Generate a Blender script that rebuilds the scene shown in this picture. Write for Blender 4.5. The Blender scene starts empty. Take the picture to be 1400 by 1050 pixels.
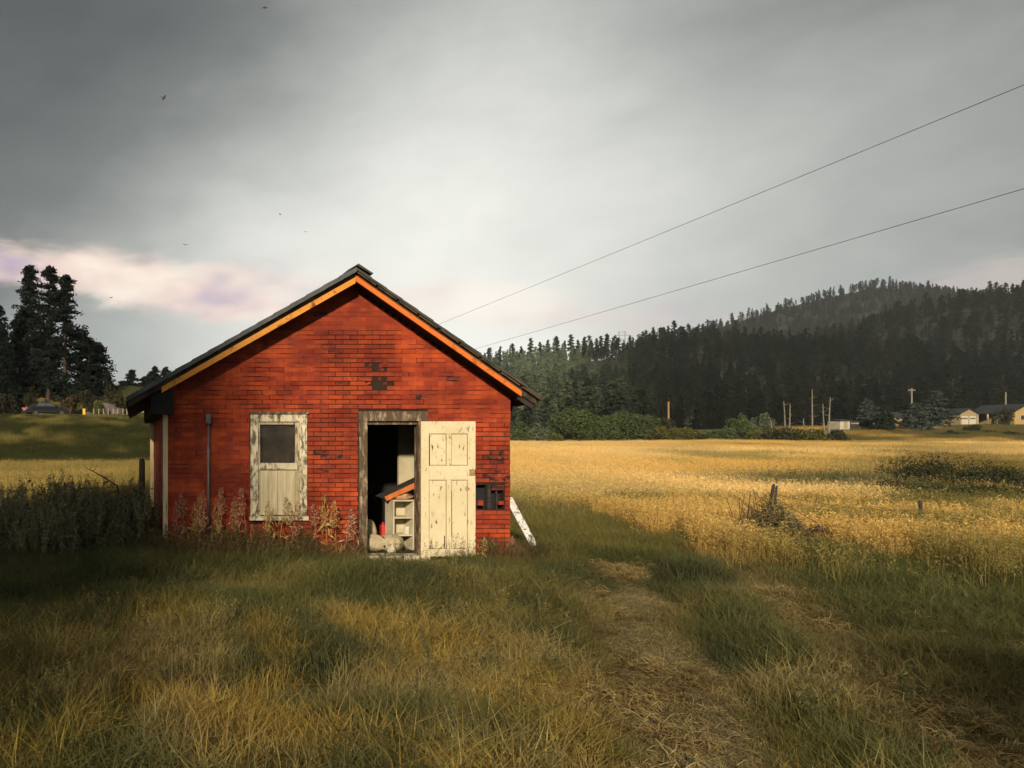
import bpy, bmesh, math, random
import numpy as np
from mathutils import Vector, Matrix

R = math.radians
SC = bpy.context.scene
COL = SC.collection
F = 1011.0            # focal length in pixels of a 1400 wide picture
CX, CY = 180.0, 600.0   # principal point
EYE = 1.9

# ------------------------------------------------------------------ camera
cd = bpy.data.cameras.new('camera')
cam = bpy.data.objects.new('camera', cd)
COL.objects.link(cam)
cam.location = (0, 0, EYE)
cam.rotation_euler = (R(90), 0, 0)
cd.sensor_width = 36
cd.lens = 36 * F / 1400
cd.shift_x = (700 - CX) / 1400
cd.shift_y = (CY - 525) / 1400
cd.clip_end = 6000
SC.camera = cam

# ------------------------------------------------------------------ light
SUN_AZ, SUN_EL = R(24), R(21)      # heading of the light, elevation
sd = Vector((math.sin(SUN_AZ) * math.cos(SUN_EL), math.cos(SUN_AZ) * math.cos(SUN_EL), -math.sin(SUN_EL)))
sl = bpy.data.lights.new('sun', 'SUN')
sl.energy = 5.0
sl.angle = R(3.0)
sl.color = (1.0, 0.83, 0.62)
so = bpy.data.objects.new('sun', sl)
COL.objects.link(so)
so.rotation_euler = sd.to_track_quat('-Z', 'Y').to_euler()
so.location = (-20, -40, 30)

W = bpy.data.worlds.new('World')
SC.world = W
W.use_nodes = True
wt = W.node_tree
wt.nodes.clear()


def N(t, typ, **kw):
    n = t.nodes.new(typ)
    for k, v in kw.items():
        setattr(n, k, v)
    return n


def math_node(t, op, a, b=None, c=None, clamp=False):
    n = t.nodes.new('ShaderNodeMath')
    n.operation = op
    n.use_clamp = clamp
    for i, v in enumerate((a, b, c)):
        if v is None:
            continue
        if isinstance(v, (int, float)):
            n.inputs[i].default_value = v
        else:
            t.links.new(v, n.inputs[i])
    return n.outputs[0]


def ramp(t, fac, stops, interp='LINEAR'):
    n = t.nodes.new('ShaderNodeValToRGB')
    cr = n.color_ramp
    cr.interpolation = interp
    while len(cr.elements) < len(stops):
        cr.elements.new(0.5)
    for e, (p, c) in zip(cr.elements, stops):
        e.position = p
        e.color = (*c, 1) if len(c) == 3 else c
    t.links.new(fac, n.inputs[0])
    return n.outputs[0]


def mixc(t, fac, a, b, mode='MIX'):
    n = t.nodes.new('ShaderNodeMix')
    n.data_type = 'RGBA'
    n.blend_type = mode
    for sock, v in ((n.inputs[0], fac), (n.inputs[6], a), (n.inputs[7], b)):
        if isinstance(v, (int, float)):
            sock.default_value = v
        elif isinstance(v, tuple):
            sock.default_value = (*v, 1) if len(v) == 3 else v
        else:
            t.links.new(v, sock)
    return n.outputs[2]


def noise(t, vec, scale, detail=4, rough=0.55, dist=0.0):
    n = t.nodes.new('ShaderNodeTexNoise')
    n.inputs['Scale'].default_value = scale
    n.inputs['Detail'].default_value = detail
    n.inputs['Roughness'].default_value = rough
    n.inputs['Distortion'].default_value = dist
    if vec is not None:
        t.links.new(vec, n.inputs['Vector'])
    return n.outputs[0]


def mapping(t, vec, scale=(1, 1, 1), loc=(0, 0, 0)):
    n = t.nodes.new('ShaderNodeMapping')
    n.inputs['Scale'].default_value = scale
    n.inputs['Location'].default_value = loc
    t.links.new(vec, n.inputs[0])
    return n.outputs[0]


SEED3 = (6.6, 1.1, 9.3)


def build_world():
    t = wt
    tc = N(t, 'ShaderNodeTexCoord').outputs['Generated']
    sep = N(t, 'ShaderNodeSeparateXYZ')
    t.links.new(tc, sep.inputs[0])
    zz = sep.outputs[2]
    sky = N(t, 'ShaderNodeTexSky')
    sky.sky_type = 'NISHITA'
    sky.sun_disc = False
    sky.sun_elevation = SUN_EL
    sky.sun_rotation = R(180) + SUN_AZ
    # heavy stratus: broad brightness swell + stretched streaks
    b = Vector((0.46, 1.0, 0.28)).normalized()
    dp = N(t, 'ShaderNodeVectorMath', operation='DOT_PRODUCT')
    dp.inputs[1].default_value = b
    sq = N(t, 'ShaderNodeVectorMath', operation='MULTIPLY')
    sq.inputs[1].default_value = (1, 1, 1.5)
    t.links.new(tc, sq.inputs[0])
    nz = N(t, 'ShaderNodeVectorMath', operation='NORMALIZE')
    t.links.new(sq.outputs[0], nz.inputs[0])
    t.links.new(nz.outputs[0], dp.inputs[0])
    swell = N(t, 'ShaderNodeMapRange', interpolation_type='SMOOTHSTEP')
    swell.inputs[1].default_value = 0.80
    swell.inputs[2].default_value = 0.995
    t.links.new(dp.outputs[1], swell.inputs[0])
    m1 = mapping(t, tc, (1.2, 1.2, 3.0), (2.3, .4, 1.1))
    n1 = noise(t, m1, 1.6, 4, 0.5, 0.5)
    m2 = mapping(t, tc, (1.0, 1.0, 7.0), (7.3, 1.4, .2))
    n2 = noise(t, m2, 4.0, 6, 0.6, 0.3)
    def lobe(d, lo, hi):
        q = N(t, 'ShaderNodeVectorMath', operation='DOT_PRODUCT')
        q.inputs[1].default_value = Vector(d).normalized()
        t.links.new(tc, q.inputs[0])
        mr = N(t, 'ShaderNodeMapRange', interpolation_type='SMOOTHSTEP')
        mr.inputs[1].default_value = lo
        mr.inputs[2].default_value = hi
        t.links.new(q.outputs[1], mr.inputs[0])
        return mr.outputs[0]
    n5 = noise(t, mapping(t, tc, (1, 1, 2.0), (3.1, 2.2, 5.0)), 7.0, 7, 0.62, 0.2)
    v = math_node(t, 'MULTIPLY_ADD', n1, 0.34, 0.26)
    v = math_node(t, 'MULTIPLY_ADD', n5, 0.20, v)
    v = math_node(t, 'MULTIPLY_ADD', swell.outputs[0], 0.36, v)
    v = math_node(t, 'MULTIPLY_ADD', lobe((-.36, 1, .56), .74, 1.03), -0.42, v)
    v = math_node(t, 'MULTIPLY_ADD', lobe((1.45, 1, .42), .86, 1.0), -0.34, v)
    high = N(t, 'ShaderNodeMapRange', interpolation_type='SMOOTHSTEP')
    high.inputs[1].default_value = 0.24
    high.inputs[2].default_value = 0.60
    t.links.new(zz, high.inputs[0])
    v = math_node(t, 'MULTIPLY_ADD', high.outputs[0], -0.20, v)
    cloud = ramp(t, v, [(0.0, (0.072, 0.080, 0.080)), (0.25, (0.140, 0.150, 0.144)), (0.5, (0.305, 0.315, 0.295)),
                        (0.75, (0.54, 0.545, 0.505)), (1.0, (0.78, 0.77, 0.715))])
    # low band where the deck thins: pinkish lit streaks, blue grey under them
    hyp = math_node(t, 'SQRT', math_node(t, 'SUBTRACT', 1.0, math_node(t, 'MULTIPLY', zz, zz)))
    elev = math_node(t, 'DIVIDE', zz, hyp)
    u = math_node(t, 'MULTIPLY_ADD', sep.outputs[0], 0.10, elev)
    wob = noise(t, mapping(t, tc, (1, 1, 2.5), (5.5, .7, 1.9)), 6.0, 5, 0.55, 0.4)
    u = math_node(t, 'ADD', u, math_node(t, 'MULTIPLY_ADD', wob, 0.10, -0.05))
    low = ramp(t, u, [(0.0, (0, 0, 0)), (0.165, (0, 0, 0)), (0.185, (.9, .9, .9)), (0.225, (1, 1, 1)), (0.262, (0, 0, 0))], 'EASE')
    m3 = mapping(t, tc, (1.0, 1.0, 3.6), SEED3)
    n3 = noise(t, m3, 3.0, 6, 0.5, 0.5)
    streak = ramp(t, n3, [(0.43, (0, 0, 0)), (0.54, (1, 1, 1))], 'EASE')
    bank = lobe((-.06, 1, .2), .925, .985)
    streak = math_node(t, 'MAXIMUM', streak, math_node(t, 'MULTIPLY', bank, 0.8))
    f = math_node(t, 'MULTIPLY', low, streak)
    f = math_node(t, 'MULTIPLY', f, math_node(t, 'MULTIPLY_ADD', bank, 0.55, 0.45))
    pinkn = noise(t, mapping(t, tc, (3, 3, 6), (4, 1, 0)), 2.0, 3)
    pink = ramp(t, pinkn, [(0.38, (0.82, 0.71, 0.60)), (0.52, (0.70, 0.54, 0.47)), (0.66, (0.42, 0.33, 0.41))])
    f = math_node(t, 'MULTIPLY', f, 0.9)
    c2 = mixc(t, f, cloud, pink)
    # blue grey layer next to the horizon
    hb = ramp(t, zz, [(0.0, (.8, .8, .8)), (0.12, (.7, .7, .7)), (0.2, (0, 0, 0))], 'EASE')
    inv = math_node(t, 'SUBTRACT', 1.0, swell.outputs[0])
    hb = math_node(t, 'MULTIPLY', hb, inv)
    c3 = mixc(t, hb, c2, (0.24, 0.285, 0.31))
    # below the horizon: dull earth bounce
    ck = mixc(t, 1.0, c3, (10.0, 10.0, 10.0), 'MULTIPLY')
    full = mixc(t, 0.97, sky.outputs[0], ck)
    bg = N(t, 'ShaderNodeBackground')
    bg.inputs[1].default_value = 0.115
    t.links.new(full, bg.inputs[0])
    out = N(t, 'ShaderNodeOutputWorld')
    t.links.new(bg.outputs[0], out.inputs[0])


build_world()
SC.view_settings.view_transform = 'Standard'
SC.view_settings.look = 'None'
SC.view_settings.gamma = 1
SC.view_settings.exposure = 0.3
SC.view_settings.use_curve_mapping = False
SC.render.engine = 'CYCLES'
SC.cycles.use_denoising = True
SC.cycles.max_bounces = 5
SC.cycles.diffuse_bounces = 2
SC.cycles.glossy_bounces = 2
SC.cycles.transmission_bounces = 4
SC.cycles.transparent_max_bounces = 6
SC.cycles.volume_bounces = 0
SC.cycles.use_adaptive_sampling = True
SC.cycles.adaptive_threshold = 0.03
SC.render.use_persistent_data = False
SC.cycles.debug_use_spatial_splits = True

# ------------------------------------------------------------------ helpers
rng = np.random.default_rng(7)
random.seed(5)
_tab = np.random.default_rng(99).random((256, 256))


def vnoise(x, y, seed=0):
    x = np.asarray(x, float) + seed * 17.31
    y = np.asarray(y, float) + seed * 9.77
    xi = np.floor(x).astype(int)
    yi = np.floor(y).astype(int)
    fx = x - xi
    fy = y - yi
    fx = fx * fx * (3 - 2 * fx)
    fy = fy * fy * (3 - 2 * fy)
    a = _tab[xi & 255, yi & 255]
    b = _tab[(xi + 1) & 255, yi & 255]
    c = _tab[xi & 255, (yi + 1) & 255]
    d = _tab[(xi + 1) & 255, (yi + 1) & 255]
    return (a * (1 - fx) + b * fx) * (1 - fy) + (c * (1 - fx) + d * fx) * fy


def fbm(x, y, seed=0, oct=4):
    s, a, tot = 0, 1.0, 0
    for i in range(oct):
        s = s + a * vnoise(np.asarray(x) * 2 ** i, np.asarray(y) * 2 ** i, seed + i * 3)
        tot += a
        a *= 0.5
    return s / tot


def sstep(a, b, x):
    t = np.clip((np.asarray(x, float) - a) / (b - a), 0, 1)
    return t * t * (3 - 2 * t)


def at(px, py, y):
    """point at depth y that the pixel of the 1400 wide picture looks at"""
    return Vector(((px - CX) * y / F, y, EYE - (py - CY) * y / F))


def tag(o, label=None, cat=None, group=None, kind=None):
    if label:
        o['label'] = label
    if cat:
        o['category'] = cat
    if group:
        o['group'] = group
    if kind:
        o['kind'] = kind
    return o


def link(o, parent=None):
    COL.objects.link(o)
    if parent is not None:
        o.parent = parent
    return o


def empty(name, loc=(0, 0, 0), rz=0.0, parent=None):
    o = bpy.data.objects.new(name, None)
    o.empty_display_size = 0.1
    link(o, parent)
    o.location = loc
    o.rotation_euler = (0, 0, rz)
    return o


class MB:
    """collects simple shapes into one mesh"""

    def __init__(self):
        self.v, self.f = [], []

    def add(self, v, f):
        k = len(self.v)
        self.v += [tuple(p) for p in v]
        self.f += [tuple(i + k for i in q) for q in f]
        return self

    def box(self, x0, x1, y0, y1, z0, z1, m=None):
        v = [Vector(p) for p in ((x0, y0, z0), (x1, y0, z0), (x1, y1, z0), (x0, y1, z0),
                                 (x0, y0, z1), (x1, y0, z1), (x1, y1, z1), (x0, y1, z1))]
        if m is not None:
            v = [m @ p for p in v]
        return self.add(v, [(0, 3, 2, 1), (4, 5, 6, 7), (0, 1, 5, 4), (1, 2, 6, 5), (2, 3, 7, 6), (3, 0, 4, 7)])

    def prism(self, poly, y0, y1):
        """polygon in xz (counter-clockwise seen from -y) swept along y"""
        n = len(poly)
        v = [(x, y0, z) for x, z in poly] + [(x, y1, z) for x, z in poly]
        f = [tuple(range(n)), tuple(range(2 * n - 1, n - 1, -1))]
        for i in range(n):
            j = (i + 1) % n
            f.append((i, i + n, j + n, j))
        return self.add(v, f)

    def tube(self, pts, rad, n=8, cap=True):
        pts = [Vector(p) for p in pts]
        if not hasattr(rad, '__len__'):
            rad = [rad] * len(pts)
        v, f = [], []
        for i, p in enumerate(pts):
            d = (pts[min(i + 1, len(pts) - 1)] - pts[max(i - 1, 0)]).normalized()
            a = d.orthogonal().normalized() if abs(d.z) > .9 else d.cross(Vector((0, 0, 1))).normalized()
            b = d.cross(a)
            for k in range(n):
                q = 2 * math.pi * k / n
                v.append(p + (a * math.cos(q) + b * math.sin(q)) * rad[i])
        for i in range(len(pts) - 1):
            for k in range(n):
                f.append((i * n + k, i * n + (k + 1) % n, (i + 1) * n + (k + 1) % n, (i + 1) * n + k))
        if cap:
            f.append(tuple(range(n - 1, -1, -1)))
            f.append(tuple(range((len(pts) - 1) * n, len(pts) * n)))
        return self.add(v, f)

    def build(self, name, mat, parent=None, smooth=False, bevel=0.0):
        me = bpy.data.meshes.new(name)
        me.from_pydata(self.v, [], self.f)
        bm = bmesh.new()
        bm.from_mesh(me)
        bmesh.ops.recalc_face_normals(bm, faces=bm.faces)
        bm.to_mesh(me)
        bm.free()
        if smooth:
            me.shade_smooth()
        if mat is not None:
            me.materials.append(mat)
        o = bpy.data.objects.new(name, me)
        link(o)
        if parent is not None:
            o.parent = parent
            root = parent
            w = Matrix.Identity(4)
            while root is not None:
                w = root.matrix_basis.copy() if root.parent is None else w
                root = root.parent
            o.matrix_parent_inverse = Matrix.Identity(4)
            if parent.get('worldparts'):
                o.matrix_parent_inverse = Matrix.Translation(-parent.location)
        if bevel:
            b = o.modifiers.new('bevel', 'BEVEL')
            b.width = bevel
            b.segments = 2
            b.limit_method = 'ANGLE'
        return o


def raw_mesh(name, v, faces_flat, loop_total, mat, uvless=True):
    """fast mesh from numpy arrays; faces all with the same number of corners"""
    me = bpy.data.meshes.new(name)
    v = np.asarray(v, np.float32)
    f = np.asarray(faces_flat, np.int32).ravel()
    nf = len(f) // loop_total
    me.vertices.add(len(v))
    me.vertices.foreach_set('co', v.ravel())
    me.loops.add(len(f))
    me.loops.foreach_set('vertex_index', f)
    me.polygons.add(nf)
    me.polygons.foreach_set('loop_start', np.arange(0, len(f), loop_total, dtype=np.int32))
    me.polygons.foreach_set('loop_total', np.full(nf, loop_total, np.int32))
    me.update(calc_edges=True)
    if mat is not None:
        me.materials.append(mat)
    return me


def copy_tree(o, parent=None):
    c = o.copy()
    COL.objects.link(c)
    c.parent = parent
    for ch in list(o.children):
        copy_tree(ch, c)
    return c


# ------------------------------------------------------------------ materials
MATS = {}


def new_mat(name):
    m = bpy.data.materials.new(name)
    m.use_nodes = True
    t = m.node_tree
    p = t.nodes['Principled BSDF']
    p.inputs['Specular IOR Level'].default_value = 0.25
    MATS[name] = m
    return m, t, p


def plain(name, c1, c2=None, scale=6, rough=0.85, stretch=(1, 1, 1), bump=0.0, metal=0.0, spec=0.25, lo=0.35, hi=0.65):
    m, t, p = new_mat(name)
    p.inputs['Roughness'].default_value = rough
    p.inputs['Metallic'].default_value = metal
    p.inputs['Specular IOR Level'].default_value = spec
    geo = N(t, 'ShaderNodeNewGeometry').outputs['Position']
    vec = mapping(t, geo, stretch)
    n = noise(t, vec, scale, 5, 0.6)
    if c2 is None:
        c2 = tuple(x * 0.75 for x in c1)
    c = ramp(t, n, [(lo, c1), (hi, c2)])
    t.links.new(c, p.inputs['Base Color'])
    if bump:
        b = N(t, 'ShaderNodeBump')
        b.inputs['Strength'].default_value = bump
        b.inputs['Distance'].default_value = 0.01
        t.links.new(n, b.inputs['Height'])
        t.links.new(b.outputs[0], p.inputs['Normal'])
    return m


def peeling(name, paint, wood, stretch, scale, thr, soft=0.05, rough=0.75):
    """old paint flaking off grey wood"""
    m, t, p = new_mat(name)
    p.inputs['Roughness'].default_value = rough
    geo = N(t, 'ShaderNodeNewGeometry').outputs['Position']
    n1 = noise(t, mapping(t, geo, stretch), scale, 7, 0.68, 0.3)
    n2 = noise(t, mapping(t, geo, (30, 30, 1.5)), 3, 4)
    n3 = noise(t, geo, 2.3, 4, 0.6)
    woodc = ramp(t, n2, [(0.3, tuple(x * 0.45 for x in wood)), (0.7, wood)])
    paintc = ramp(t, n3, [(0.3, paint), (0.75, tuple(a * b for a, b in zip(paint, (0.84, 0.80, 0.70))))])
    mask = ramp(t, n1, [(thr - soft, (0, 0, 0)), (thr + soft, (1, 1, 1))])
    c = mixc(t, mask, paintc, woodc)
    t.links.new(c, p.inputs['Base Color'])
    b = N(t, 'ShaderNodeBump')
    b.inputs['Strength'].default_value = 0.5
    b.inputs['Distance'].default_value = 0.004
    b.invert = True
    t.links.new(mask, b.inputs['Height'])
    t.links.new(b.outputs[0], p.inputs['Normal'])
    return m


def brick_mat(name, a, b, dirt, wear):
    """flaking red paint over brick-patterned siding; piece to piece variation"""
    m, t, p = new_mat(name)
    p.inputs['Roughness'].default_value = 0.8
    p.inputs['Specular IOR Level'].default_value = 0.2
    g = N(t, 'ShaderNodeNewGeometry')
    geo = g.outputs['Position']
    oi = N(t, 'ShaderNodeObjectInfo').outputs['Random']
    r = math_node(t, 'FRACT', math_node(t, 'ADD', oi, g.outputs['Random Per Island']))
    n1 = noise(t, mapping(t, geo, (1, 1, 1.8)), 2.2, 5, 0.62, 0.4)
    n2 = noise(t, mapping(t, geo, (1, 1, 2.0)), 9, 6, 0.65)
    v = math_node(t, 'ADD', math_node(t, 'MULTIPLY_ADD', r, 0.16, 0.08), math_node(t, 'MULTIPLY', n1, 0.62))
    c = ramp(t, v, [(0.28, tuple(x * .55 for x in b)), (0.43, b), (0.56, a), (0.74, tuple(min(1, x * 1.4) for x in a))])
    n6 = noise(t, mapping(t, geo, (1, 1, 1.3), (3, 1, 4)), 0.9, 4, 0.55, 0.5)
    c = mixc(t, 1.0, c, ramp(t, n6, [(0.36, (.62, .58, .58)), (0.62, (1.1, 1.1, 1.1))]), 'MULTIPLY')
    # chalky faded patches
    n7 = noise(t, mapping(t, geo, (1, 1, 2.6), (9, 2, 1)), 3.4, 6, 0.68, 0.6)
    c = mixc(t, math_node(t, 'MULTIPLY', ramp(t, n7, [(0.52, (0, 0, 0)), (0.70, (1, 1, 1))]), 0.32), c, (0.42, 0.11, 0.04))
    # vertical rain stains
    n4 = noise(t, mapping(t, geo, (5, 5, 0.5)), 1.6, 5, 0.6)
    st = ramp(t, n4, [(0.42, (0, 0, 0)), (0.72, (1, 1, 1))])
    c = mixc(t, math_node(t, 'MULTIPLY', st, 0.6), c, dirt)
    mk = ramp(t, n2, [(wear, (0, 0, 0)), (wear + 0.06, (1, 1, 1))])
    c = mixc(t, mk, c, (0.028, 0.017, 0.013))
    t.links.new(c, p.inputs['Base Color'])
    bp = N(t, 'ShaderNodeBump')
    bp.inputs['Strength'].default_value = 0.35
    bp.inputs['Distance'].default_value = 0.006
    t.links.new(noise(t, geo, 45, 5, 0.7), bp.inputs['Height'])
    t.links.new(bp.outputs[0], p.inputs['Normal'])
    return m


def plant_mat(name, trans=0.35, var=0.5, attr=True, col=(0.1, 0.12, 0.04), instancer=True):
    """leaf/blade: own tint per plant, small variation per blade, light passes through"""
    m = bpy.data.materials.new(name)
    m.use_nodes = True
    t = m.node_tree
    t.nodes.clear()
    g = N(t, 'ShaderNodeNewGeometry')
    if attr:
        a = N(t, 'ShaderNodeAttribute')
        a.attribute_type = 'INSTANCER' if instancer else 'GEOMETRY'
        a.attribute_name = 'tint'
        base = a.outputs['Color']
    else:
        rgb = N(t, 'ShaderNodeRGB')
        rgb.outputs[0].default_value = (*col, 1)
        base = rgb.outputs[0]
    r = g.outputs['Random Per Island']
    k = math_node(t, 'MULTIPLY_ADD', r, var, 1 - var * 0.5)
    hsv = N(t, 'ShaderNodeHueSaturation')
    t.links.new(base, hsv.inputs['Color'])
    t.links.new(k, hsv.inputs['Value'])
    t.links.new(math_node(t, 'MULTIPLY_ADD', r, 0.03, 0.485), hsv.inputs['Hue'])
    d = N(t, 'ShaderNodeBsdfDiffuse')
    t.links.new(hsv.outputs[0], d.inputs[0])
    tr = N(t, 'ShaderNodeBsdfTranslucent')
    t.links.new(hsv.outputs[0], tr.inputs[0])
    mx = N(t, 'ShaderNodeMixShader')
    mx.inputs[0].default_value = trans
    t.links.new(d.outputs[0], mx.inputs[1])
    t.links.new(tr.outputs[0], mx.inputs[2])
    o = N(t, 'ShaderNodeOutputMaterial')
    t.links.new(mx.outputs[0], o.inputs[0])
    MATS[name] = m
    return m


RED = (0.36, 0.058, 0.015)
brick_mat('brick_red', RED, (0.24, 0.032, 0.013), (0.13, 0.024, 0.014), 0.655)
brick_mat('brick_worn', (0.30, 0.045, 0.02), (0.14, 0.024, 0.014), (0.07, 0.018, 0.012), 0.50)
brick_mat('siding_red', (0.42, 0.055, 0.014), (0.25, 0.03, 0.013), (0.16, 0.026, 0.014), 0.74)
plain('tar_felt', (0.018, 0.012, 0.010), (0.035, 0.018, 0.013), 8, 0.95)
plain('dark_wood', (0.045, 0.036, 0.03), (0.02, 0.017, 0.015), 4, 0.9, (1, 1, 8), 0.3)
plain('deck_wood', (0.11, 0.07, 0.04), (0.03, 0.022, 0.017), 5, 0.9, (1, 1, 1), 0.3)
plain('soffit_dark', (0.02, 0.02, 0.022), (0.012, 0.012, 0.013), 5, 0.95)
plain('roofing', (0.10, 0.115, 0.12), (0.05, 0.058, 0.06), 3, 0.7, (1, 1, 1), 0.3)
plain('roofing_dark', (0.035, 0.04, 0.036), (0.07, 0.068, 0.05), 4, 0.8, (1, 1, 1), 0.3)
peeling('rake_yellow', (0.60, 0.26, 0.045), (0.16, 0.07, 0.03), (1, 1, 1), 7, 0.60)
peeling('rake_orange', (0.62, 0.16, 0.025), (0.20, 0.06, 0.02), (1, 1, 1), 7, 0.63)
peeling('peeling_white', (0.62, 0.57, 0.42), (0.14, 0.11, 0.075), (2, 2, 0.8), 9, 0.53, 0.07)
peeling('peeling_brown', (0.34, 0.28, 0.19), (0.11, 0.075, 0.045), (2, 2, 0.7), 8, 0.42, 0.08)
peeling('sash_cream', (0.44, 0.38, 0.25), (0.15, 0.11, 0.07), (3, 3, 0.6), 7, 0.58, 0.06)
peeling('door_cream', (0.60, 0.545, 0.37), (0.17, 0.09, 0.04), (3, 3, 0.9), 9, 0.625, 0.035)
plain('door_groove', (0.34, 0.24, 0.11), (0.20, 0.12, 0.05), 9, 0.9)
peeling('corner_cream', (0.62, 0.52, 0.32), (0.2, 0.13, 0.07), (5, 5, 0.4), 5, 0.62)
peeling('plank_white', (0.58, 0.59, 0.60), (0.14, 0.135, 0.13), (2, 2, 2), 12, 0.57, 0.04)
plain('board_cream', (0.58, 0.51, 0.34), (0.42, 0.36, 0.22), 3, 0.8, (6, 6, 0.6), 0.2)
plain('shelf_cream', (0.55, 0.50, 0.35), (0.42, 0.37, 0.25), 4, 0.7)
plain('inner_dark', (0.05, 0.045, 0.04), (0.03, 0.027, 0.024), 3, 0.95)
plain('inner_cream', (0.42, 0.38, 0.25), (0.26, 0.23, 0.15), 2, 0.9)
plain('conduit_grey', (0.16, 0.16, 0.165), (0.09, 0.09, 0.095), 6, 0.55, (1, 1, 1), 0.1, 0.5, 0.5)
plain('red_metal', (0.50, 0.03, 0.02), (0.32, 0.02, 0.015), 9, 0.5, spec=0.5)
plain('sack_beige', (0.40, 0.34, 0.22), (0.27, 0.22, 0.14), 7, 0.9, bump=0.5)
plain('cloth_tan', (0.50, 0.30, 0.17), (0.30, 0.17, 0.10), 12, 0.95, bump=0.6)
plain('rag_white', (0.62, 0.57, 0.45), (0.40, 0.36, 0.27), 14, 0.95, bump=0.5)
plain('orange_wood', (0.55, 0.16, 0.035), (0.38, 0.10, 0.025), 4, 0.6, (8, 8, 1))
plain('carton_white', (0.68, 0.64, 0.52), (0.55, 0.50, 0.38), 5, 0.7)
plain('dim_glass_dirt', (0.30, 0.23, 0.17), (0.12, 0.09, 0.07), 4, 0.9)
plain('foundation_brick', (0.20, 0.055, 0.03), (0.09, 0.035, 0.022), 9, 0.95, bump=0.5)
plain('old_post', (0.06, 0.05, 0.042), (0.025, 0.021, 0.018), 4, 0.95, (8, 8, 0.8), 0.5)
plain('pale_post', (0.24, 0.22, 0.17), (0.15, 0.135, 0.10), 4, 0.9, (6, 6, 1), 0.3)
plain('yellow_post', (0.75, 0.42, 0.05), (0.55, 0.30, 0.04), 4, 0.7)
plain('wire_black', (0.012, 0.012, 0.013), (0.02, 0.02, 0.02), 3, 0.6)
plain('rusty_wire', (0.07, 0.05, 0.04), (0.04, 0.03, 0.025), 3, 0.8)
plain('asphalt', (0.05, 0.05, 0.05), (0.038, 0.038, 0.039), 8, 0.9)
plain('rock', (0.12, 0.10, 0.085), (0.05, 0.043, 0.037), 0.5, 0.95, (1, 1, 1), 0.6)
plain('bark', (0.07, 0.05, 0.038), (0.035, 0.027, 0.022), 4, 0.95, (4, 4, 0.7), 0.6)
plain('pale_bark', (0.20, 0.18, 0.14), (0.12, 0.105, 0.08), 2, 0.9)
plain('pole_wood', (0.30, 0.20, 0.09), (0.20, 0.13, 0.06), 3, 0.9, (4, 4, 0.6))
plain('car_paint', (0.018, 0.02, 0.024), (0.014, 0.016, 0.02), 1, 0.35, spec=0.4)
plain('car_glass', (0.06, 0.07, 0.08), (0.05, 0.06, 0.07), 1, 0.08, spec=0.8)
plain('tyre', (0.015, 0.015, 0.015), (0.02, 0.02, 0.02), 5, 0.9)
plain('rim_grey', (0.10, 0.10, 0.11), (0.07, 0.07, 0.07), 5, 0.5, metal=0.3)
plain('tail_red', (0.55, 0.10, 0.06), (0.45, 0.06, 0.04), 5, 0.3, spec=0.6)
plain('far_wall_tan', (0.29, 0.23, 0.12), (0.23, 0.18, 0.10), 0.6, 0.9)
plain('far_wall_white', (0.40, 0.36, 0.28), (0.32, 0.28, 0.22), 0.6, 0.9)
plain('far_wall_yellow', (0.36, 0.26, 0.10), (0.30, 0.21, 0.085), 0.6, 0.9)
plain('far_roof', (0.03, 0.035, 0.038), (0.02, 0.024, 0.027), 0.6, 0.85)
plain('far_door_white', (0.46, 0.42, 0.33), (0.40, 0.36, 0.28), 0.6, 0.8)
plain('far_dark', (0.03, 0.03, 0.03), (0.02, 0.02, 0.02), 1, 0.8)
plain('bird_dark', (0.05, 0.05, 0.05), (0.03, 0.03, 0.03), 5, 0.8)
plain('hill_floor', (0.022, 0.022, 0.015), (0.013, 0.014, 0.011), 0.06, 1.0)
m, t, p = new_mat('window_glass')
p.inputs['Base Color'].default_value = (0.55, 0.57, 0.55, 1)
p.inputs['Transmission Weight'].default_value = 1.0
p.inputs['Roughness'].default_value = 0.12
p.inputs['IOR'].default_value = 1.3
p.inputs['Specular IOR Level'].default_value = 0.5

plant_mat('blade', 0.38, 0.55)
plant_mat('seed', 0.30, 0.5)
plant_mat('weed_leaf', 0.25, 0.6)
plant_mat('needle_i', 0.12, 0.7)
plant_mat('needle', 0.12, 0.7, False, (0.018, 0.027, 0.016))
plant_mat('needle_dark', 0.10, 0.6, False, (0.011, 0.016, 0.012))
plant_mat('needle_blue', 0.12, 0.6, False, (0.042, 0.056, 0.046))
plant_mat('leaf_bush', 0.28, 0.7, False, (0.075, 0.100, 0.040))
plant_mat('leaf_olive', 0.28, 0.7, False, (0.10, 0.10, 0.03))
plant_mat('leaf_grey', 0.25, 0.6, False, (0.10, 0.12, 0.075))
plant_mat('leaf_dark', 0.22, 0.7, False, (0.040, 0.043, 0.022))
plant_mat('leaf_brown', 0.25, 0.7, False, (0.075, 0.055, 0.030))
plant_mat('dry_pink', 0.3, 0.6, False, (0.44, 0.24, 0.15))
plant_mat('hay_brown', 0.25, 0.9, False, (0.16, 0.13, 0.065))
plant_mat('dry_straw', 0.3, 0.6, False, (0.42, 0.29, 0.11))


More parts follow.
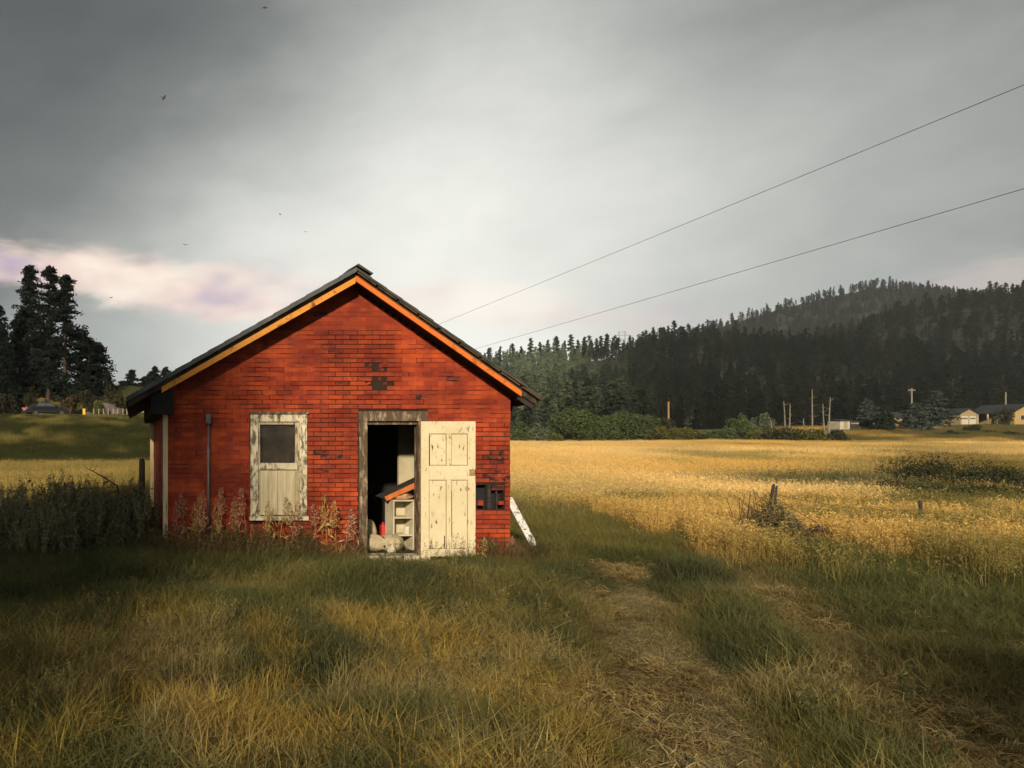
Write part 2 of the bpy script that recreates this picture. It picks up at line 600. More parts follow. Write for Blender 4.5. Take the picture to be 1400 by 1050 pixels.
def ground_mat():
    m, t, p = new_mat('meadow_soil')
    p.inputs['Roughness'].default_value = 1.0
    p.inputs['Specular IOR Level'].default_value = 0.05
    a = N(t, 'ShaderNodeAttribute')
    a.attribute_name = 'tint'
    geo = N(t, 'ShaderNodeNewGeometry').outputs['Position']
    n = noise(t, geo, 2.2, 7, 0.7)
    n2 = noise(t, geo, 23, 5, 0.7)
    k = ramp(t, n, [(0.3, (0.55, 0.52, 0.5)), (0.7, (1.15, 1.1, 1.05))])
    k2 = ramp(t, n2, [(0.3, (0.5, 0.5, 0.5)), (0.7, (1.2, 1.2, 1.2))])
    c = mixc(t, 1.0, a.outputs['Color'], k, 'MULTIPLY')
    c = mixc(t, 1.0, c, k2, 'MULTIPLY')
    t.links.new(c, p.inputs['Base Color'])
    b = N(t, 'ShaderNodeBump')
    b.inputs['Strength'].default_value = 0.6
    b.inputs['Distance'].default_value = 0.05
    t.links.new(n2, b.inputs['Height'])
    t.links.new(b.outputs[0], p.inputs['Normal'])


ground_mat()
plain('path_straw', (0.24, 0.18, 0.09), (0.11, 0.085, 0.045), 5, 1.0, (1, 1, 1), 0.6)

# ------------------------------------------------------------------ terrain
PATH = np.array([(1.2, 0.6), (2.3, 2.4), (3.3, 4.3), (4.1, 5.6), (4.85, 7.0), (5.65, 8.3), (6.45, 9.6), (7.0, 10.6)])


def path_dist(x, y):
    x = np.asarray(x, float)
    y = np.asarray(y, float)
    d = np.full(np.broadcast(x, y).shape, 1e9)
    for (ax, ay), (bx, by) in zip(PATH[:-1], PATH[1:]):
        L = (bx - ax) ** 2 + (by - ay) ** 2
        s = np.clip(((x - ax) * (bx - ax) + (y - ay) * (by - ay)) / L, 0, 1)
        d = np.minimum(d, np.hypot(x - ax - s * (bx - ax), y - ay - s * (by - ay)))
    return d


def ground_h(x, y):
    x = np.asarray(x, float)
    y = np.asarray(y, float)
    z = 0.8 * sstep(14, 105, y)
    z = z + 0.07 * (fbm(x * .35, y * .35, 3, 3) - .5) * sstep(3, 6, np.hypot(x - 3.1, (y - 13)))
    z = z + 0.5 * (fbm(x * .045, y * .045, 5, 3) - .5) * sstep(18, 50, y)
    # bank with the road on the left
    k = 1 - sstep(10, 38, x)
    z = z + k * (3.45 * sstep(40, 69, y) + 0.5 * (fbm(x * .09, y * .09, 8, 3) - .5) * sstep(44, 55, y) * (1 - sstep(64, 70, y)))
    # cut slope beyond the road
    z = z + k * sstep(84, 104, y) * (3.2 + 3.0 * fbm(x * .07, y * .05, 11, 4))
    # rise to the cottages at the right
    z = z + 3.6 * sstep(112, 160, y) * sstep(95, 150, x)
    z = z - 0.05 * np.exp(-(path_dist(x, y) / 0.5) ** 2)
    return z


GREEN = np.array((0.110, 0.118, 0.044))
DGREEN = np.array((0.075, 0.085, 0.042))
OLIVE = np.array((0.19, 0.17, 0.052))
STRAW = np.array((0.31, 0.245, 0.105))
YELLOW = np.array((0.40, 0.27, 0.06))
GOLD = np.array((0.74, 0.48, 0.14))
PALE = np.array((0.86, 0.62, 0.26))


def lerp(a, b, w):
    w = np.clip(w, 0, 1)[..., None]
    return a * (1 - w) + b * w


def grass_tint(x, y):
    x = np.asarray(x, float)
    y = np.asarray(y, float)
    n1 = fbm(x * 1.1, y * 1.1, 21, 3)
    n2 = fbm(x * .35, y * .35, 31, 3)
    n3 = fbm(x * 2.6, y * 2.6, 41, 2)
    c = np.broadcast_to(GREEN, x.shape + (3,)).copy()
    c = lerp(c, DGREEN, sstep(.45, .62, n2) * .6)
    front = 1 - sstep(6.6, 9.0, y)
    c = lerp(c, OLIVE, sstep(.40, .58, n1) * .7)
    c = lerp(c, STRAW, sstep(.46, .68, n1 + .10 * front - .04) * (.25 + .5 * front))
    c = lerp(c, YELLOW, sstep(.56, .70, n3 + .06 * front) * front * (1 - sstep(2.5, 5, x)) * .65)
    c = lerp(c, lerp(np.broadcast_to(GREEN, c.shape), DGREEN, sstep(.4, .6, n2)), sstep(5.6, 7.2, x) * (1 - sstep(9.5, 11, y)) * (.55 + .4 * sstep(.35, .5, n1)))
    # darker green along the house and at the far left
    c = lerp(c, DGREEN, (1 - sstep(-0.5, 2.2, x)) * sstep(6.8, 8.6, y) * .45)
    # mid field right of the house
    mid = sstep(10.5, 14, y) * sstep(5.0, 7.0, x)
    c = lerp(c, OLIVE, mid * (.35 + .5 * n1))
    # green belt across the middle of the right field
    gold = sstep(14.5, 20.0, y + 5 * (n2 - .5) + 0.22 * np.maximum(0, x - 8) * 0) * sstep(4.6, 6.0, x)
    g = lerp(np.broadcast_to(GOLD, c.shape), PALE, sstep(.40, .62, fbm(x * .08, y * .05, 51, 3)))
    g = lerp(g, OLIVE * 1.3, sstep(.50, .66, fbm(x * .22, y * .10, 61, 3)) * .75)
    g = lerp(g, STRAW * 1.25, sstep(.52, .64, fbm(x * .5, y * .22, 62, 3)) * .6)
    g = lerp(g, PALE, (1 - sstep(.62, .80, x / np.maximum(y, 1))) * sstep(17, 24, y) * .6)
    belt = np.exp(-((y - 24.5 - .05 * (x - 22)) / 2.6) ** 2) * sstep(17, 21, x)
    g = lerp(g, DGREEN * 1.3, belt * .95)
    rough = sstep(0.97, 1.07, x / np.maximum(y, 1) + .25 * (n2 - .5)) * sstep(14.5, 17, y) * (1 - sstep(40, 70, y))
    g = lerp(g, OLIVE * .6, rough * (.45 + .55 * sstep(.38, .55, fbm(x * .25, y * .12, 71, 3))) * .92)
    c = lerp(c, g, gold)
    # strip and bank at the left
    left = (1 - sstep(2, 5, x)) * sstep(12, 15, y)
    s = lerp(np.broadcast_to(np.array((0.40, 0.30, 0.10)), c.shape), OLIVE, sstep(.42, .6, n2) * .5)
    bank = np.stack([0.062 + 0 * x, 0.070 + 0 * x, 0.026 + 0 * x], -1)
    bank = lerp(bank, np.array((0.26, 0.22, 0.075)), sstep(.48, .68, .6 * fbm(x * .13 + y * .11, y * .16, 81, 3) + .4 * fbm(x * .8, y * .5, 83, 2)))
    s = lerp(s, bank, sstep(40, 44, y))
    c = lerp(c, s, left)
    # pasture in front of the cottages
    far = sstep(100, 112, y) * sstep(60, 90, x)
    pf = lerp(np.broadcast_to(np.array((0.16, 0.14, 0.05)), c.shape), GOLD * .7, sstep(.5, .62, fbm(x * .05, y * .08, 91, 3)))
    c = lerp(c, pf, far)
    return c


def axis_lines(lo, hi, core0, core1, fine, growth=1.12):
    a = list(np.arange(core0, core1, fine))
    s = fine
    v = a[-1]
    while v < hi:
        s *= growth
        v += s
        a.append(v)
    s = fine
    v = a[0]
    while v > lo:
        s *= growth
        v -= s
        a.insert(0, v)
    return np.array(a)


gx = axis_lines(-1600, 2200, -8, 26, 0.34)
gy = axis_lines(-400, 2600, 0, 34, 0.34, 1.07)
X, Y = np.meshgrid(gx, gy)
Z = ground_h(X, Y)
nv = X.size
V = np.stack([X, Y, Z], -1).reshape(-1, 3)
ii = np.arange(nv).reshape(X.shape)
Q = np.stack([ii[:-1, :-1], ii[:-1, 1:], ii[1:, 1:], ii[1:, :-1]], -1).reshape(-1, 4)
me = raw_mesh('ground', V, Q, 4, MATS['meadow_soil'])
me.shade_smooth()
tint = grass_tint(V[:, 0], V[:, 1])
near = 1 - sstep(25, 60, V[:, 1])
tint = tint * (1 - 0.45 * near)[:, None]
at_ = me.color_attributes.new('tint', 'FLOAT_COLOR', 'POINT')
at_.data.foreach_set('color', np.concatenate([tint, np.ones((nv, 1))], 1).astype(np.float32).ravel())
ground = bpy.data.objects.new('ground', me)
link(ground)
tag(ground, 'meadow ground under the grass around the red house', kind='structure')


def path_sheet():
    pts = []
    for i in range(len(PATH) - 1):
        for s in np.linspace(0, 1, 8, endpoint=(i == len(PATH) - 2)):
            pts.append(PATH[i] * (1 - s) + PATH[i + 1] * s)
    pts = np.array(pts)
    d = np.gradient(pts, axis=0)
    nrm = np.stack([d[:, 1], -d[:, 0]], 1) / np.linalg.norm(d, axis=1)[:, None]
    v, f = [], []
    K = 9
    for i, (p_, n_) in enumerate(zip(pts, nrm)):
        wv = 0.32 + .14 * (vnoise(i * .35, 3) - .5)
        wv *= 1 - .6 * (i / len(pts)) ** 3
        for k in range(K):
            s = -1 + 2 * k / (K - 1)
            q = p_ + n_ * s * wv * (1 + .2 * (vnoise(i * .5, k * 3.1) - .5))
            v.append((q[0], q[1], float(ground_h(q[0], q[1])) + 0.012))
    for i in range(len(pts) - 1):
        for k in range(K - 1):
            f.append((i * K + k, i * K + k + 1, (i + 1) * K + k + 1, (i + 1) * K + k))
    o = MB().add(v, f).build('path', MATS['path_straw'], smooth=True)
    tag(o, 'worn strip of dry trodden straw leading past the house', kind='structure')


path_sheet()

# road on the bank
v, f = [], []
for i, x in enumerate(np.linspace(-60, 22, 60)):
    for k, y in enumerate((73.5, 76, 78.5, 81)):
        v.append((x, y, float(ground_h(x, y)) + 0.03))
for i in range(59):
    for k in range(3):
        f.append((i * 4 + k, (i + 1) * 4 + k, (i + 1) * 4 + k + 1, i * 4 + k + 1))
tag(MB().add(v, f).build('road', MATS['asphalt']), 'grey road along the top of the left bank', kind='structure')


# hills
def crest(prof, yc, tree_px):
    a = np.array(prof, float)
    xs = (a[:, 0] - CX) * yc / F
    zs = EYE + (CY - (a[:, 1] + tree_px)) * yc / F
    return xs, zs


H1X, H1Z = crest([(-900, 600), (0, 598), (150, 590), (230, 560), (300, 520), (600, 490), (680, 477), (760, 470), (830, 468), (900, 450), (965, 442),
                  (1000, 447), (1040, 458), (1155, 445), (1271, 411), (1374, 386), (1500, 372), (1800, 380), (2200, 430), (2800, 600)], 400, 25)
H2X, H2Z = crest([(400, 600), (700, 540), (880, 470), (975, 441), (1100, 403), (1160, 389), (1210, 381), (1260, 388), (1300, 393), (1350, 397),
                  (1420, 386), (1600, 378), (2000, 420), (2600, 600)], 780, 12)


def hill1_h(x, y):
    x = np.asarray(x, float)
    y = np.asarray(y, float)
    zc = np.maximum(np.interp(x, H1X, H1Z), 0)
    y0 = 132 + 52 * sstep(85, 140, x)
    s = np.clip((y - y0) / (400 - y0), 0, 1)
    up = s ** 1.15
    dn = 1 - .8 * sstep(410, 620, y)
    base = ground_h(x, np.minimum(y, 130)) - 0.6
    z = np.where(s > 0, base + (zc - base) * up, base - 3)
    return z * dn + 4 * (fbm(x * .015, y * .015, 7, 3) - .5) * s * (1 - s) * 4


def hill2_h(x, y):
    zc = np.maximum(np.interp(x, H2X, H2Z), 0)
    s = np.clip((np.asarray(y, float) - 430) / 350, 0, 1)
    return -6 + (zc + 6) * s ** .9 * (1 - .8 * sstep(790, 1200, y)) + 9 * (fbm(x * .008, y * .008, 17, 3) - .5) * s * (1 - s) * 4


def hill(name, fn, xr, yr, nx, ny, label):
    X, Y = np.meshgrid(np.linspace(*xr, nx), np.linspace(*yr, ny))
    Z = fn(X, Y)
    v = np.stack([X, Y, Z], -1).reshape(-1, 3)
    ii = np.arange(X.size).reshape(X.shape)
    q = np.stack([ii[:-1, :-1], ii[:-1, 1:], ii[1:, 1:], ii[1:, :-1]], -1).reshape(-1, 4)
    me = raw_mesh(name, v, q, 4, MATS['hill_floor'])
    me.shade_smooth()
    o = bpy.data.objects.new(name, me)
    link(o)
    tag(o, label, kind='structure')


hill('hill', hill1_h, (-300, 1000), (131, 640), 150, 110, 'wooded slope rising behind the golden field')
hill('far_hill', hill2_h, (60, 1700), (430, 1200), 140, 80, 'higher rounded wooded hill behind the near slope')

# ------------------------------------------------------------------ plant library (meshes spread by geometry nodes)
LIB = {}


def lib_collection(name, meshes):
    c = bpy.data.collections.new(name)
    for i, me in enumerate(meshes):
        o = bpy.data.objects.new('%s_%02d' % (name, i), me)
        c.objects.link(o)
    LIB[name] = c
    return c


def blades(n, rad, hmin, hmax, wid, lean, curl, r, base_z=-0.02):
    """n bent blades: 5 verts each (two quads' worth as tri-strips -> 3 tris)"""
    a = r.random(n) * 2 * np.pi
    q = np.sqrt(r.random(n)) * rad
    bx, by = q * np.cos(a), q * np.sin(a)
    h = hmin + (hmax - hmin) * r.random(n) ** 1.3
    az = r.random(n) * 2 * np.pi
    ln = lean * (.3 + r.random(n)) * h
    cl = curl * (.2 + r.random(n)) * h
    dx, dy = np.cos(az), np.sin(az)
    wa = az + np.pi / 2 + (r.random(n) - .5) * 1.5
    wx, wy = np.cos(wa) * wid * (.6 + .8 * r.random(n)) / 2, np.sin(wa) * wid / 2
    m1, z1 = ln * .45, h * .55
    m2, z2 = ln + cl, h * (1 - .25 * np.minimum(1, (ln + cl) / h))
    P = np.zeros((n, 5, 3))
    P[:, 0] = np.stack([bx - wx, by - wy, np.full(n, base_z)], -1)
    P[:, 1] = np.stack([bx + wx, by + wy, np.full(n, base_z)], -1)
    P[:, 2] = np.stack([bx + dx * m1 - wx * .8, by + dy * m1 - wy * .8, z1], -1)
    P[:, 3] = np.stack([bx + dx * m1 + wx * .8, by + dy * m1 + wy * .8, z1], -1)
    P[:, 4] = np.stack([bx + dx * m2, by + dy * m2, z2], -1)
    k = (np.arange(n) * 5)[:, None]
    T = np.concatenate([k + np.array([[0, 1, 3]]), k + np.array([[0, 3, 2]]), k + np.array([[2, 3, 4]])], 1).reshape(-1, 3)
    tips = P[:, 4]
    return P.reshape(-1, 3), T, tips


def cat(parts):
    vs, ts, k = [], [], 0
    for v, t_ in parts:
        vs.append(v)
        ts.append(t_ + k)
        k += len(v)
    return np.concatenate(vs), np.concatenate(ts)


def flakes(cen, size, r, flat=0.0, aspect=2.2):
    """one small random triangle pair (leaf) per centre"""
    n = len(cen)
    d = r.normal(size=(n, 3))
    d[:, 2] *= (1 - flat)
    d /= np.linalg.norm(d, axis=1)[:, None] + 1e-9
    e = r.normal(size=(n, 3))
    e -= (e * d).sum(1)[:, None] * d
    e /= np.linalg.norm(e, axis=1)[:, None] + 1e-9
    s = (np.asarray(size) * (.6 + .8 * r.random(n)))[:, None]
    a = cen - d * s * .5
    b = cen + d * s * .5
    w = e * s * .5 / aspect
    v = np.stack([a, cen + w, b, cen - w], 1).reshape(-1, 3)
    k = (np.arange(n) * 4)[:, None]
    t_ = np.concatenate([k + np.array([[0, 1, 2]]), k + np.array([[0, 2, 3]])], 1).reshape(-1, 3)
    return v, t_


def seed_heads(tips, base, n_each, length, spread, size, r):
    """drooping panicles: seeds hung along the top part of each stalk"""
    c = []
    for tp, b in zip(tips, base):
        d = (tp - b)
        L = np.linalg.norm(d)
        d = d / (L + 1e-9)
        s = r.random(n_each)
        rad = spread * (.25 + s * .9)
        a = r.random(n_each) * 6.283
        pos = tp[None] - d[None] * (s * length)[:, None]
        pos = pos + np.stack([np.cos(a) * rad, np.sin(a) * rad, -rad * .5], -1)
        c.append(pos)
    c = np.concatenate(c)
    v, t_ = flakes(c, np.full(len(c), size), r, 0.0, 2.6)
    return v, t_


def mk(name, parts, mats):
    v, t_ = cat(parts)
    me = raw_mesh(name, v, t_, 3, MATS[mats])
    return me


r0 = np.random.default_rng(11)


def lawn_meshes():
    out = []
    for i in range(6):
        v, t_, _ = blades(46, .16, .08, .31, .0048, .6, .5, r0)
        out.append(mk('lawn', [(v, t_)], 'blade'))
    return out


def thatch_meshes():
    """short straws lying flat in every direction"""
    out = []
    for i in range(5):
        n = 95
        a = r0.random(n) * 6.283
        q = np.sqrt(r0.random(n)) * .17
        c = np.stack([np.cos(a) * q, np.sin(a) * q, .006 + .02 * r0.random(n)], -1)
        L = .02 + .045 * r0.random(n)
        az = r0.random(n) * 6.283
        d = np.stack([np.cos(az), np.sin(az), (r0.random(n) - .35) * .7], -1) * L[:, None]
        w = np.stack([-np.sin(az), np.cos(az), r0.random(n) - .5], -1) * .002
        P = np.stack([c - d - w, c - d + w, c + d * .1 + w + (0, 0, .012), c + d * .1 - w + (0, 0, .012), c + d], 1).reshape(-1, 3)
        P[:, 2] = np.maximum(P[:, 2], .002)
        k = (np.arange(n) * 5)[:, None]
        T = np.concatenate([k + np.array([[0, 1, 2]]), k + np.array([[0, 2, 3]]), k + np.array([[3, 2, 4]])], 1).reshape(-1, 3)
        out.append(mk('thatch', [(P, T)], 'blade'))
    return out


def meadow_meshes():
    out = []
    for i in range(6):
        v, t_, _ = blades(40, .2, .28, .58, .008, .35, .35, r0)
        out.append(mk('meadow', [(v, t_)], 'blade'))
    return out


def oat_meshes():
    out = []
    for i in range(6):
        v, t_, _ = blades(22, .16, .22, .48, .008, .3, .35, r0)
        v2, t2, tips = blades(11, .16, .50, .74, .004, .14, .10, r0)
        base = v2.reshape(-1, 5, 3)[:, 2]
        sv, st = seed_heads(tips, base, 15, .19, .030, .026, r0)
        out.append(mk('oat', [(v, t_), (v2, t2), (sv, st)], 'blade'))
    return out


def far_meshes():
    out = []
    for i in range(5):
        v, t_, _ = blades(95, .66, .26, .70, .015, .35, .40, r0)
        v2, t2, tips = blades(34, .62, .55, .82, .008, .12, .12, r0)
        base = v2.reshape(-1, 5, 3)[:, 2]
        sv, st = seed_heads(tips, base, 6, .17, .02, .038, r0)
        out.append(mk('far_grass', [(v, t_), (v2, t2), (sv, st)], 'blade'))
    return out


def leafy_stalk(h, nl, ls, r, droop=.3):
    """one upright leafy stem"""
    bend = (r.random(2) - .5) * .5 * h
    zs = np.linspace(0, 1, 5)
    path = np.stack([bend[0] * zs ** 2, bend[1] * zs ** 2, h * zs], -1)
    w = .006
    vs, ts = [], []
    for i in range(4):
        a, b = path[i], path[i + 1]
        vs += [a + (w, 0, 0), a - (w, 0, 0), b - (w * .7, 0, 0), b + (w * .7, 0, 0)]
        k = i * 4
        ts += [(k, k + 1, k + 2), (k, k + 2, k + 3)]
    s = .15 + .85 * r.random(nl)
    a = r.random(nl) * 6.283
    rad = ls * (.5 + .5 * r.random(nl)) * (1.15 - s * .5)
    c = np.stack([np.interp(s, zs, path[:, 0]) + np.cos(a) * rad, np.interp(s, zs, path[:, 1]) + np.sin(a) * rad, s * h - droop * rad], -1)
    v, t_ = flakes(c, np.full(nl, ls * 1.5), r, .2, 3.2)
    return np.array(vs), np.array(ts), v, t_, path[-1]


def weed_meshes():
    out = []
    for i in range(6):
        parts = []
        for k in range(6):
            h = .55 + .55 * r0.random()
            v, t_, lv, lt, top = leafy_stalk(h, 34, .05, r0)
            off = np.array([(r0.random() - .5) * .34, (r0.random() - .5) * .34, 0])
            parts += [(v + off, t_), (lv + off, lt)]
            if r0.random() < .8:   # faded flower plume
                s = r0.random(26)
                c = top + off + np.stack([(r0.random(26) - .5) * .11 * (1.2 - s), (r0.random(26) - .5) * .11 * (1.2 - s), -.05 + s * .16], -1)
                parts.append(flakes(c, np.full(26, .022), r0, 0, 1.6))
        out.append(mk('weed', parts, 'weed_leaf'))
    return out


lib_collection('lib_lawn', lawn_meshes())
lib_collection('lib_thatch', thatch_meshes())
lib_collection('lib_meadow', meadow_meshes())
lib_collection('lib_oat', oat_meshes())
lib_collection('lib_far', far_meshes())
lib_collection('lib_weed', weed_meshes())


def spread(name, lib, pts, tint, scale, label, tilt=.12, zscale=None, r=None):
    """one object whose points carry copies of the library meshes"""
    r = r or np.random.default_rng(len(pts))
    n = len(pts)
    me = bpy.data.meshes.new(name)
    me.vertices.add(n)
    me.vertices.foreach_set('co', np.asarray(pts, np.float32).ravel())
    rot = np.stack([(r.random(n) - .5) * 2 * tilt, (r.random(n) - .5) * 2 * tilt, r.random(n) * 6.283], -1)
    sc = np.repeat(np.asarray(scale, float)[:, None], 3, 1)
    if zscale is not None:
        sc[:, 2] *= zscale
    k = len(LIB[lib].objects)
    for nm, typ, dat, key in (('rot', 'FLOAT_VECTOR', rot, 'vector'), ('scl', 'FLOAT_VECTOR', sc, 'vector'),
                              ('tint', 'FLOAT_COLOR', np.concatenate([tint, np.ones((n, 1))], 1), 'color')):
        a = me.attributes.new(nm, typ, 'POINT')
        a.data.foreach_set(key, np.asarray(dat, np.float32).ravel())
    a = me.attributes.new('idx', 'INT', 'POINT')
    a.data.foreach_set('value', r.integers(0, k, n).astype(np.int32))
    o = bpy.data.objects.new(name, me)
    link(o)
    ng = bpy.data.node_groups.new('spread_' + name, 'GeometryNodeTree')
    ng.interface.new_socket('Geometry', in_out='INPUT', socket_type='NodeSocketGeometry')
    ng.interface.new_socket('Geometry', in_out='OUTPUT', socket_type='NodeSocketGeometry')
    gi, go = ng.nodes.new('NodeGroupInput'), ng.nodes.new('NodeGroupOutput')
    ip = ng.nodes.new('GeometryNodeInstanceOnPoints')
    ci = ng.nodes.new('GeometryNodeCollectionInfo')
    ci.inputs['Collection'].default_value = LIB[lib]
    ci.inputs['Separate Children'].default_value = True
    ci.inputs['Reset Children'].default_value = True
    ip.inputs['Pick Instance'].default_value = True

    def named(nm, typ):
        q = ng.nodes.new('GeometryNodeInputNamedAttribute')
        q.data_type = typ
        q.inputs['Name'].default_value = nm
        return q.outputs['Attribute']
    ng.links.new(gi.outputs[0], ip.inputs['Points'])
    ng.links.new(ci.outputs[0], ip.inputs['Instance'])
    ng.links.new(named('idx', 'INT'), ip.inputs['Instance Index'])
    ng.links.new(named('rot', 'FLOAT_VECTOR'), ip.inputs['Rotation'])
    ng.links.new(named('scl', 'FLOAT_VECTOR'), ip.inputs['Scale'])
    ng.links.new(ip.outputs[0], go.inputs[0])
    md = o.modifiers.new('spread', 'NODES')
    md.node_group = ng
    tag(o, label, kind='stuff')
    return o


def scatter(x0, x1, y0, y1, dens, r):
    """random points over a rectangle; dens(x, y) per square metre"""
    out = []
    area = (x1 - x0) * (y1 - y0)
    mx = dens if isinstance(dens, (int, float)) else dens.max_d
    n = int(area * mx)
    x = x0 + (x1 - x0) * r.random(n)
    y = y0 + (y1 - y0) * r.random(n)
    return x, y


# house footprint (filled in below): keep plants out of it
HX0, HX1, HY0, HY1 = 0.522, 5.626, 11.0, 17.0


def keep_out(x, y, m=0.03):
    return ~((x > HX0 - m) & (x < HX1 + m) & (y > HY0 - m) & (y < HY1 + m))


def in_view(x, y, m=2.0):
    px = CX + F * x / np.maximum(y, .5)
    return (px > -60 - m * F / np.maximum(y, 1) * .5) & (px < 1460 + m * F / np.maximum(y, 1) * .5)


def pts3(x, y, dz=0.0):
    return np.stack([x, y, ground_h(x, y) + dz], -1)


def grasses():
    r = np.random.default_rng(3)
    # lawn
    n = 42000
    y = 2.6 + (15.5 - 2.6) * r.random(n) ** .85
    x = -3 + (21.5) * r.random(n)
    d = path_dist(x, y)
    keep = in_view(x, y) & keep_out(x, y) & (r.random(n) < .30 + .70 * sstep(.10, .42, d + .25 * (vnoise(x * 3, y * 3, 2) - .5)))
    clump = fbm(x * 1.4, y * 1.4, 77, 2)
    keep &= r.random(n) < .22 + 1.6 * sstep(.28, .60, clump)
    x, y = x[keep], y[keep]
    near_path = 1 - .6 * (1 - sstep(.2, .9, path_dist(x, y)))
    tall = .72 + 1.15 * fbm(x * 1.1, y * 1.1, 55, 3) ** 1.3 + .25 * sstep(7.5, 10, y)
    tall *= 1 - .5 * np.exp(-((x - 4.6) / 1.3) ** 2) * sstep(8.8, 10.0, y) * (1 - sstep(11.3, 12, y))
    # faint second wheel rut, worn but overgrown
    rut = np.exp(-(path_dist(x - 1.3, y + .55) / .34) ** 2)
    tall *= 1 - .5 * rut
    tn = lerp(grass_tint(x, y), STRAW * 1.1, rut * .75)
    spread('lawn_grass', 'lib_lawn', pts3(x, y), tn * (.8 + .4 * r.random((len(x), 1))), tall * near_path,
           'short green and yellow tufted grass in front of the red house', .2, r=r)
    # trodden straw
    n = 3200
    i = r.integers(0, len(PATH) - 1, n)
    s = r.random(n)[:, None]
    p_ = PATH[i] * (1 - s) + PATH[i + 1] * s + r.normal(size=(n, 2)) * .22
    tint = lerp(np.broadcast_to(np.array((0.46, 0.36, 0.19)), (n, 3)), np.array((0.13, 0.115, 0.05)), r.random(n) * .6 + .6 * fbm(p_[:, 0] * 2, p_[:, 1] * 2, 13, 2))
    spread('trodden_straw', 'lib_thatch', pts3(p_[:, 0], p_[:, 1], .012), tint, .8 + .5 * r.random(n), 'flattened dry straw lying on the worn track', .1, r=r)
    # scattered dry litter across the lawn
    n = 5200
    y = 3 + 8 * r.random(n)
    x = -2.5 + 13 * r.random(n)
    k = in_view(x, y) & keep_out(x, y, .1) & (fbm(x * .8, y * .8, 15, 3) > .46)
    x, y = x[k], y[k]
    tint = lerp(np.broadcast_to(np.array((0.36, 0.27, 0.12)), (len(x), 3)), np.array((0.16, 0.12, 0.05)), r.random(len(x)))
    spread('dry_litter', 'lib_thatch', pts3(x, y, .03), tint, 1 + .6 * r.random(len(x)), 'pale dry grass litter matted between the lawn tufts', .5, r=r)
    # medium grass right of the house and beside the track
    n = 26000
    y = 10 + 15 * r.random(n)
    x = 4.5 + 24 * r.random(n)
    k = in_view(x, y) & keep_out(x, y, .05) & (path_dist(x, y) > .55) & (r.random(n) < .25 + .75 * sstep(.3, .5, fbm(x, y, 5, 2)))
    x, y = x[k], y[k]
    hp = ((x - 10.15) / .65) ** 2 + ((y - 11.0) / 1.1) ** 2 > 1
    x, y = x[hp], y[hp]
    sc = .55 + .6 * fbm(x * .6, y * .6, 25, 2) * sstep(9, 15, y)
    spread('meadow_grass', 'lib_meadow', pts3(x, y), grass_tint(x, y) * (.8 + .4 * r.random((len(x), 1))), sc,
           'knee-high olive grass between the house and the golden field', .18, r=r)
    # oats at the right
    n = 22500
    y = 7.4 + 10.7 * r.random(n)
    x = 8.0 + 16 * r.random(n)
    edge = y - 8.7 - 2.4 * (fbm(x * .7, y * 0 + 2, 9, 2) - .5) - .25 * np.maximum(0, 11.5 - x)
    k = in_view(x, y) & (edge > -1.0) & (y < 17.2 - 2.2 * sstep(.95, 1.05, x / y)) & (x > 8.3 + .26 * (y - 10) + (fbm(x, y, 4, 2) - .5) * 2) & (r.random(n) < (.10 + .9 * sstep(-.6, 1.6, edge + 1.2 * (fbm(x * 1.3, y * 1.3, 19, 2) - .5)))) & (r.random(n) < .35 + .9 * fbm(x * 1.2, y * 1.2, 6, 2))
    x, y = x[k], y[k]
    hp = ((x - 9.9) / .8) ** 2 + ((y - 10.5) / 1.8) ** 2 > 1
    x, y = x[hp], y[hp]
    c = lerp(np.broadcast_to(np.array((0.56, 0.37, 0.10)), (len(x), 3)), np.array((0.66, 0.46, 0.17)), r.random(len(x)))
    c = lerp(c, np.array((0.24, 0.20, 0.065)), np.maximum(sstep(.46, .64, fbm(x * .8, y * .8, 65, 2)), 1 - sstep(-.4, 1.8, edge[k][hp])))
    spread('wild_oats', 'lib_oat', pts3(x, y), c, .78 + .35 * r.random(len(x)), 'golden seed-laden wild oats standing at the right of the track', .12, r=r)
    # golden field, mid and far
    n = 30000
    u = r.random(n)
    y = np.sqrt(16.0 ** 2 + (126.0 ** 2 - 16.0 ** 2) * u ** 1.35)
    px = 560 + 960 * r.random(n)
    x = (px - CX) * y / F
    k = keep_out(x, y, .6) & (x > 5.9)
    x, y = x[k], y[k]
    sc = .85 + .35 * r.random(len(x))
    c = grass_tint(x, y) * (.93 + .14 * r.random((len(x), 1)))
    zs = np.clip(.35 + .9 * fbm(x * .3, y * .16, 35, 3) + .2 * sstep(25, 50, y), .3, 1.25)
    spread('golden_field_grass', 'lib_far', pts3(x, y), c, sc, 'sunlit golden hay grass filling the wide field behind the house', .08, zs, r=r)
    # strip behind the weeds and the bank at the left
    n = 13000
    y = 13 + 63 * r.random(n) ** 1.1
    px = -130 + 420 * r.random(n)
    x = (px - CX) * y / F
    k = keep_out(x, y, .5) & (y < 73)
    x, y = x[k], y[k]
    c = grass_tint(x, y) * (.8 + .4 * r.random((len(x), 1)))
    zs = np.where(y > 41, .55, .8) + .3 * (r.random(len(x)) - .5)
    zs = zs * (1 - .6 * sstep(62, 70, y))
    spread('bank_grass', 'lib_far', pts3(x, y), c, .7 + .35 * r.random(len(x)), 'long grass on the field strip and roadside bank at the left', .15, zs, r=r)
    # rough pasture far right
    n = 5000
    y = 112 + 60 * r.random(n)
    px = 1000 + 480 * r.random(n)
    x = (px - CX) * y / F
    c = grass_tint(x, y) * (.8 + .4 * r.random((n, 1)))
    spread('pasture_grass', 'lib_far', pts3(x, y), c, 1.0 + .4 * r.random(n), 'rough tawny pasture grass in front of the far cottages', .1, np.full(n, .6), r=r)
    # dark weeds at the left of the house
    n = 480
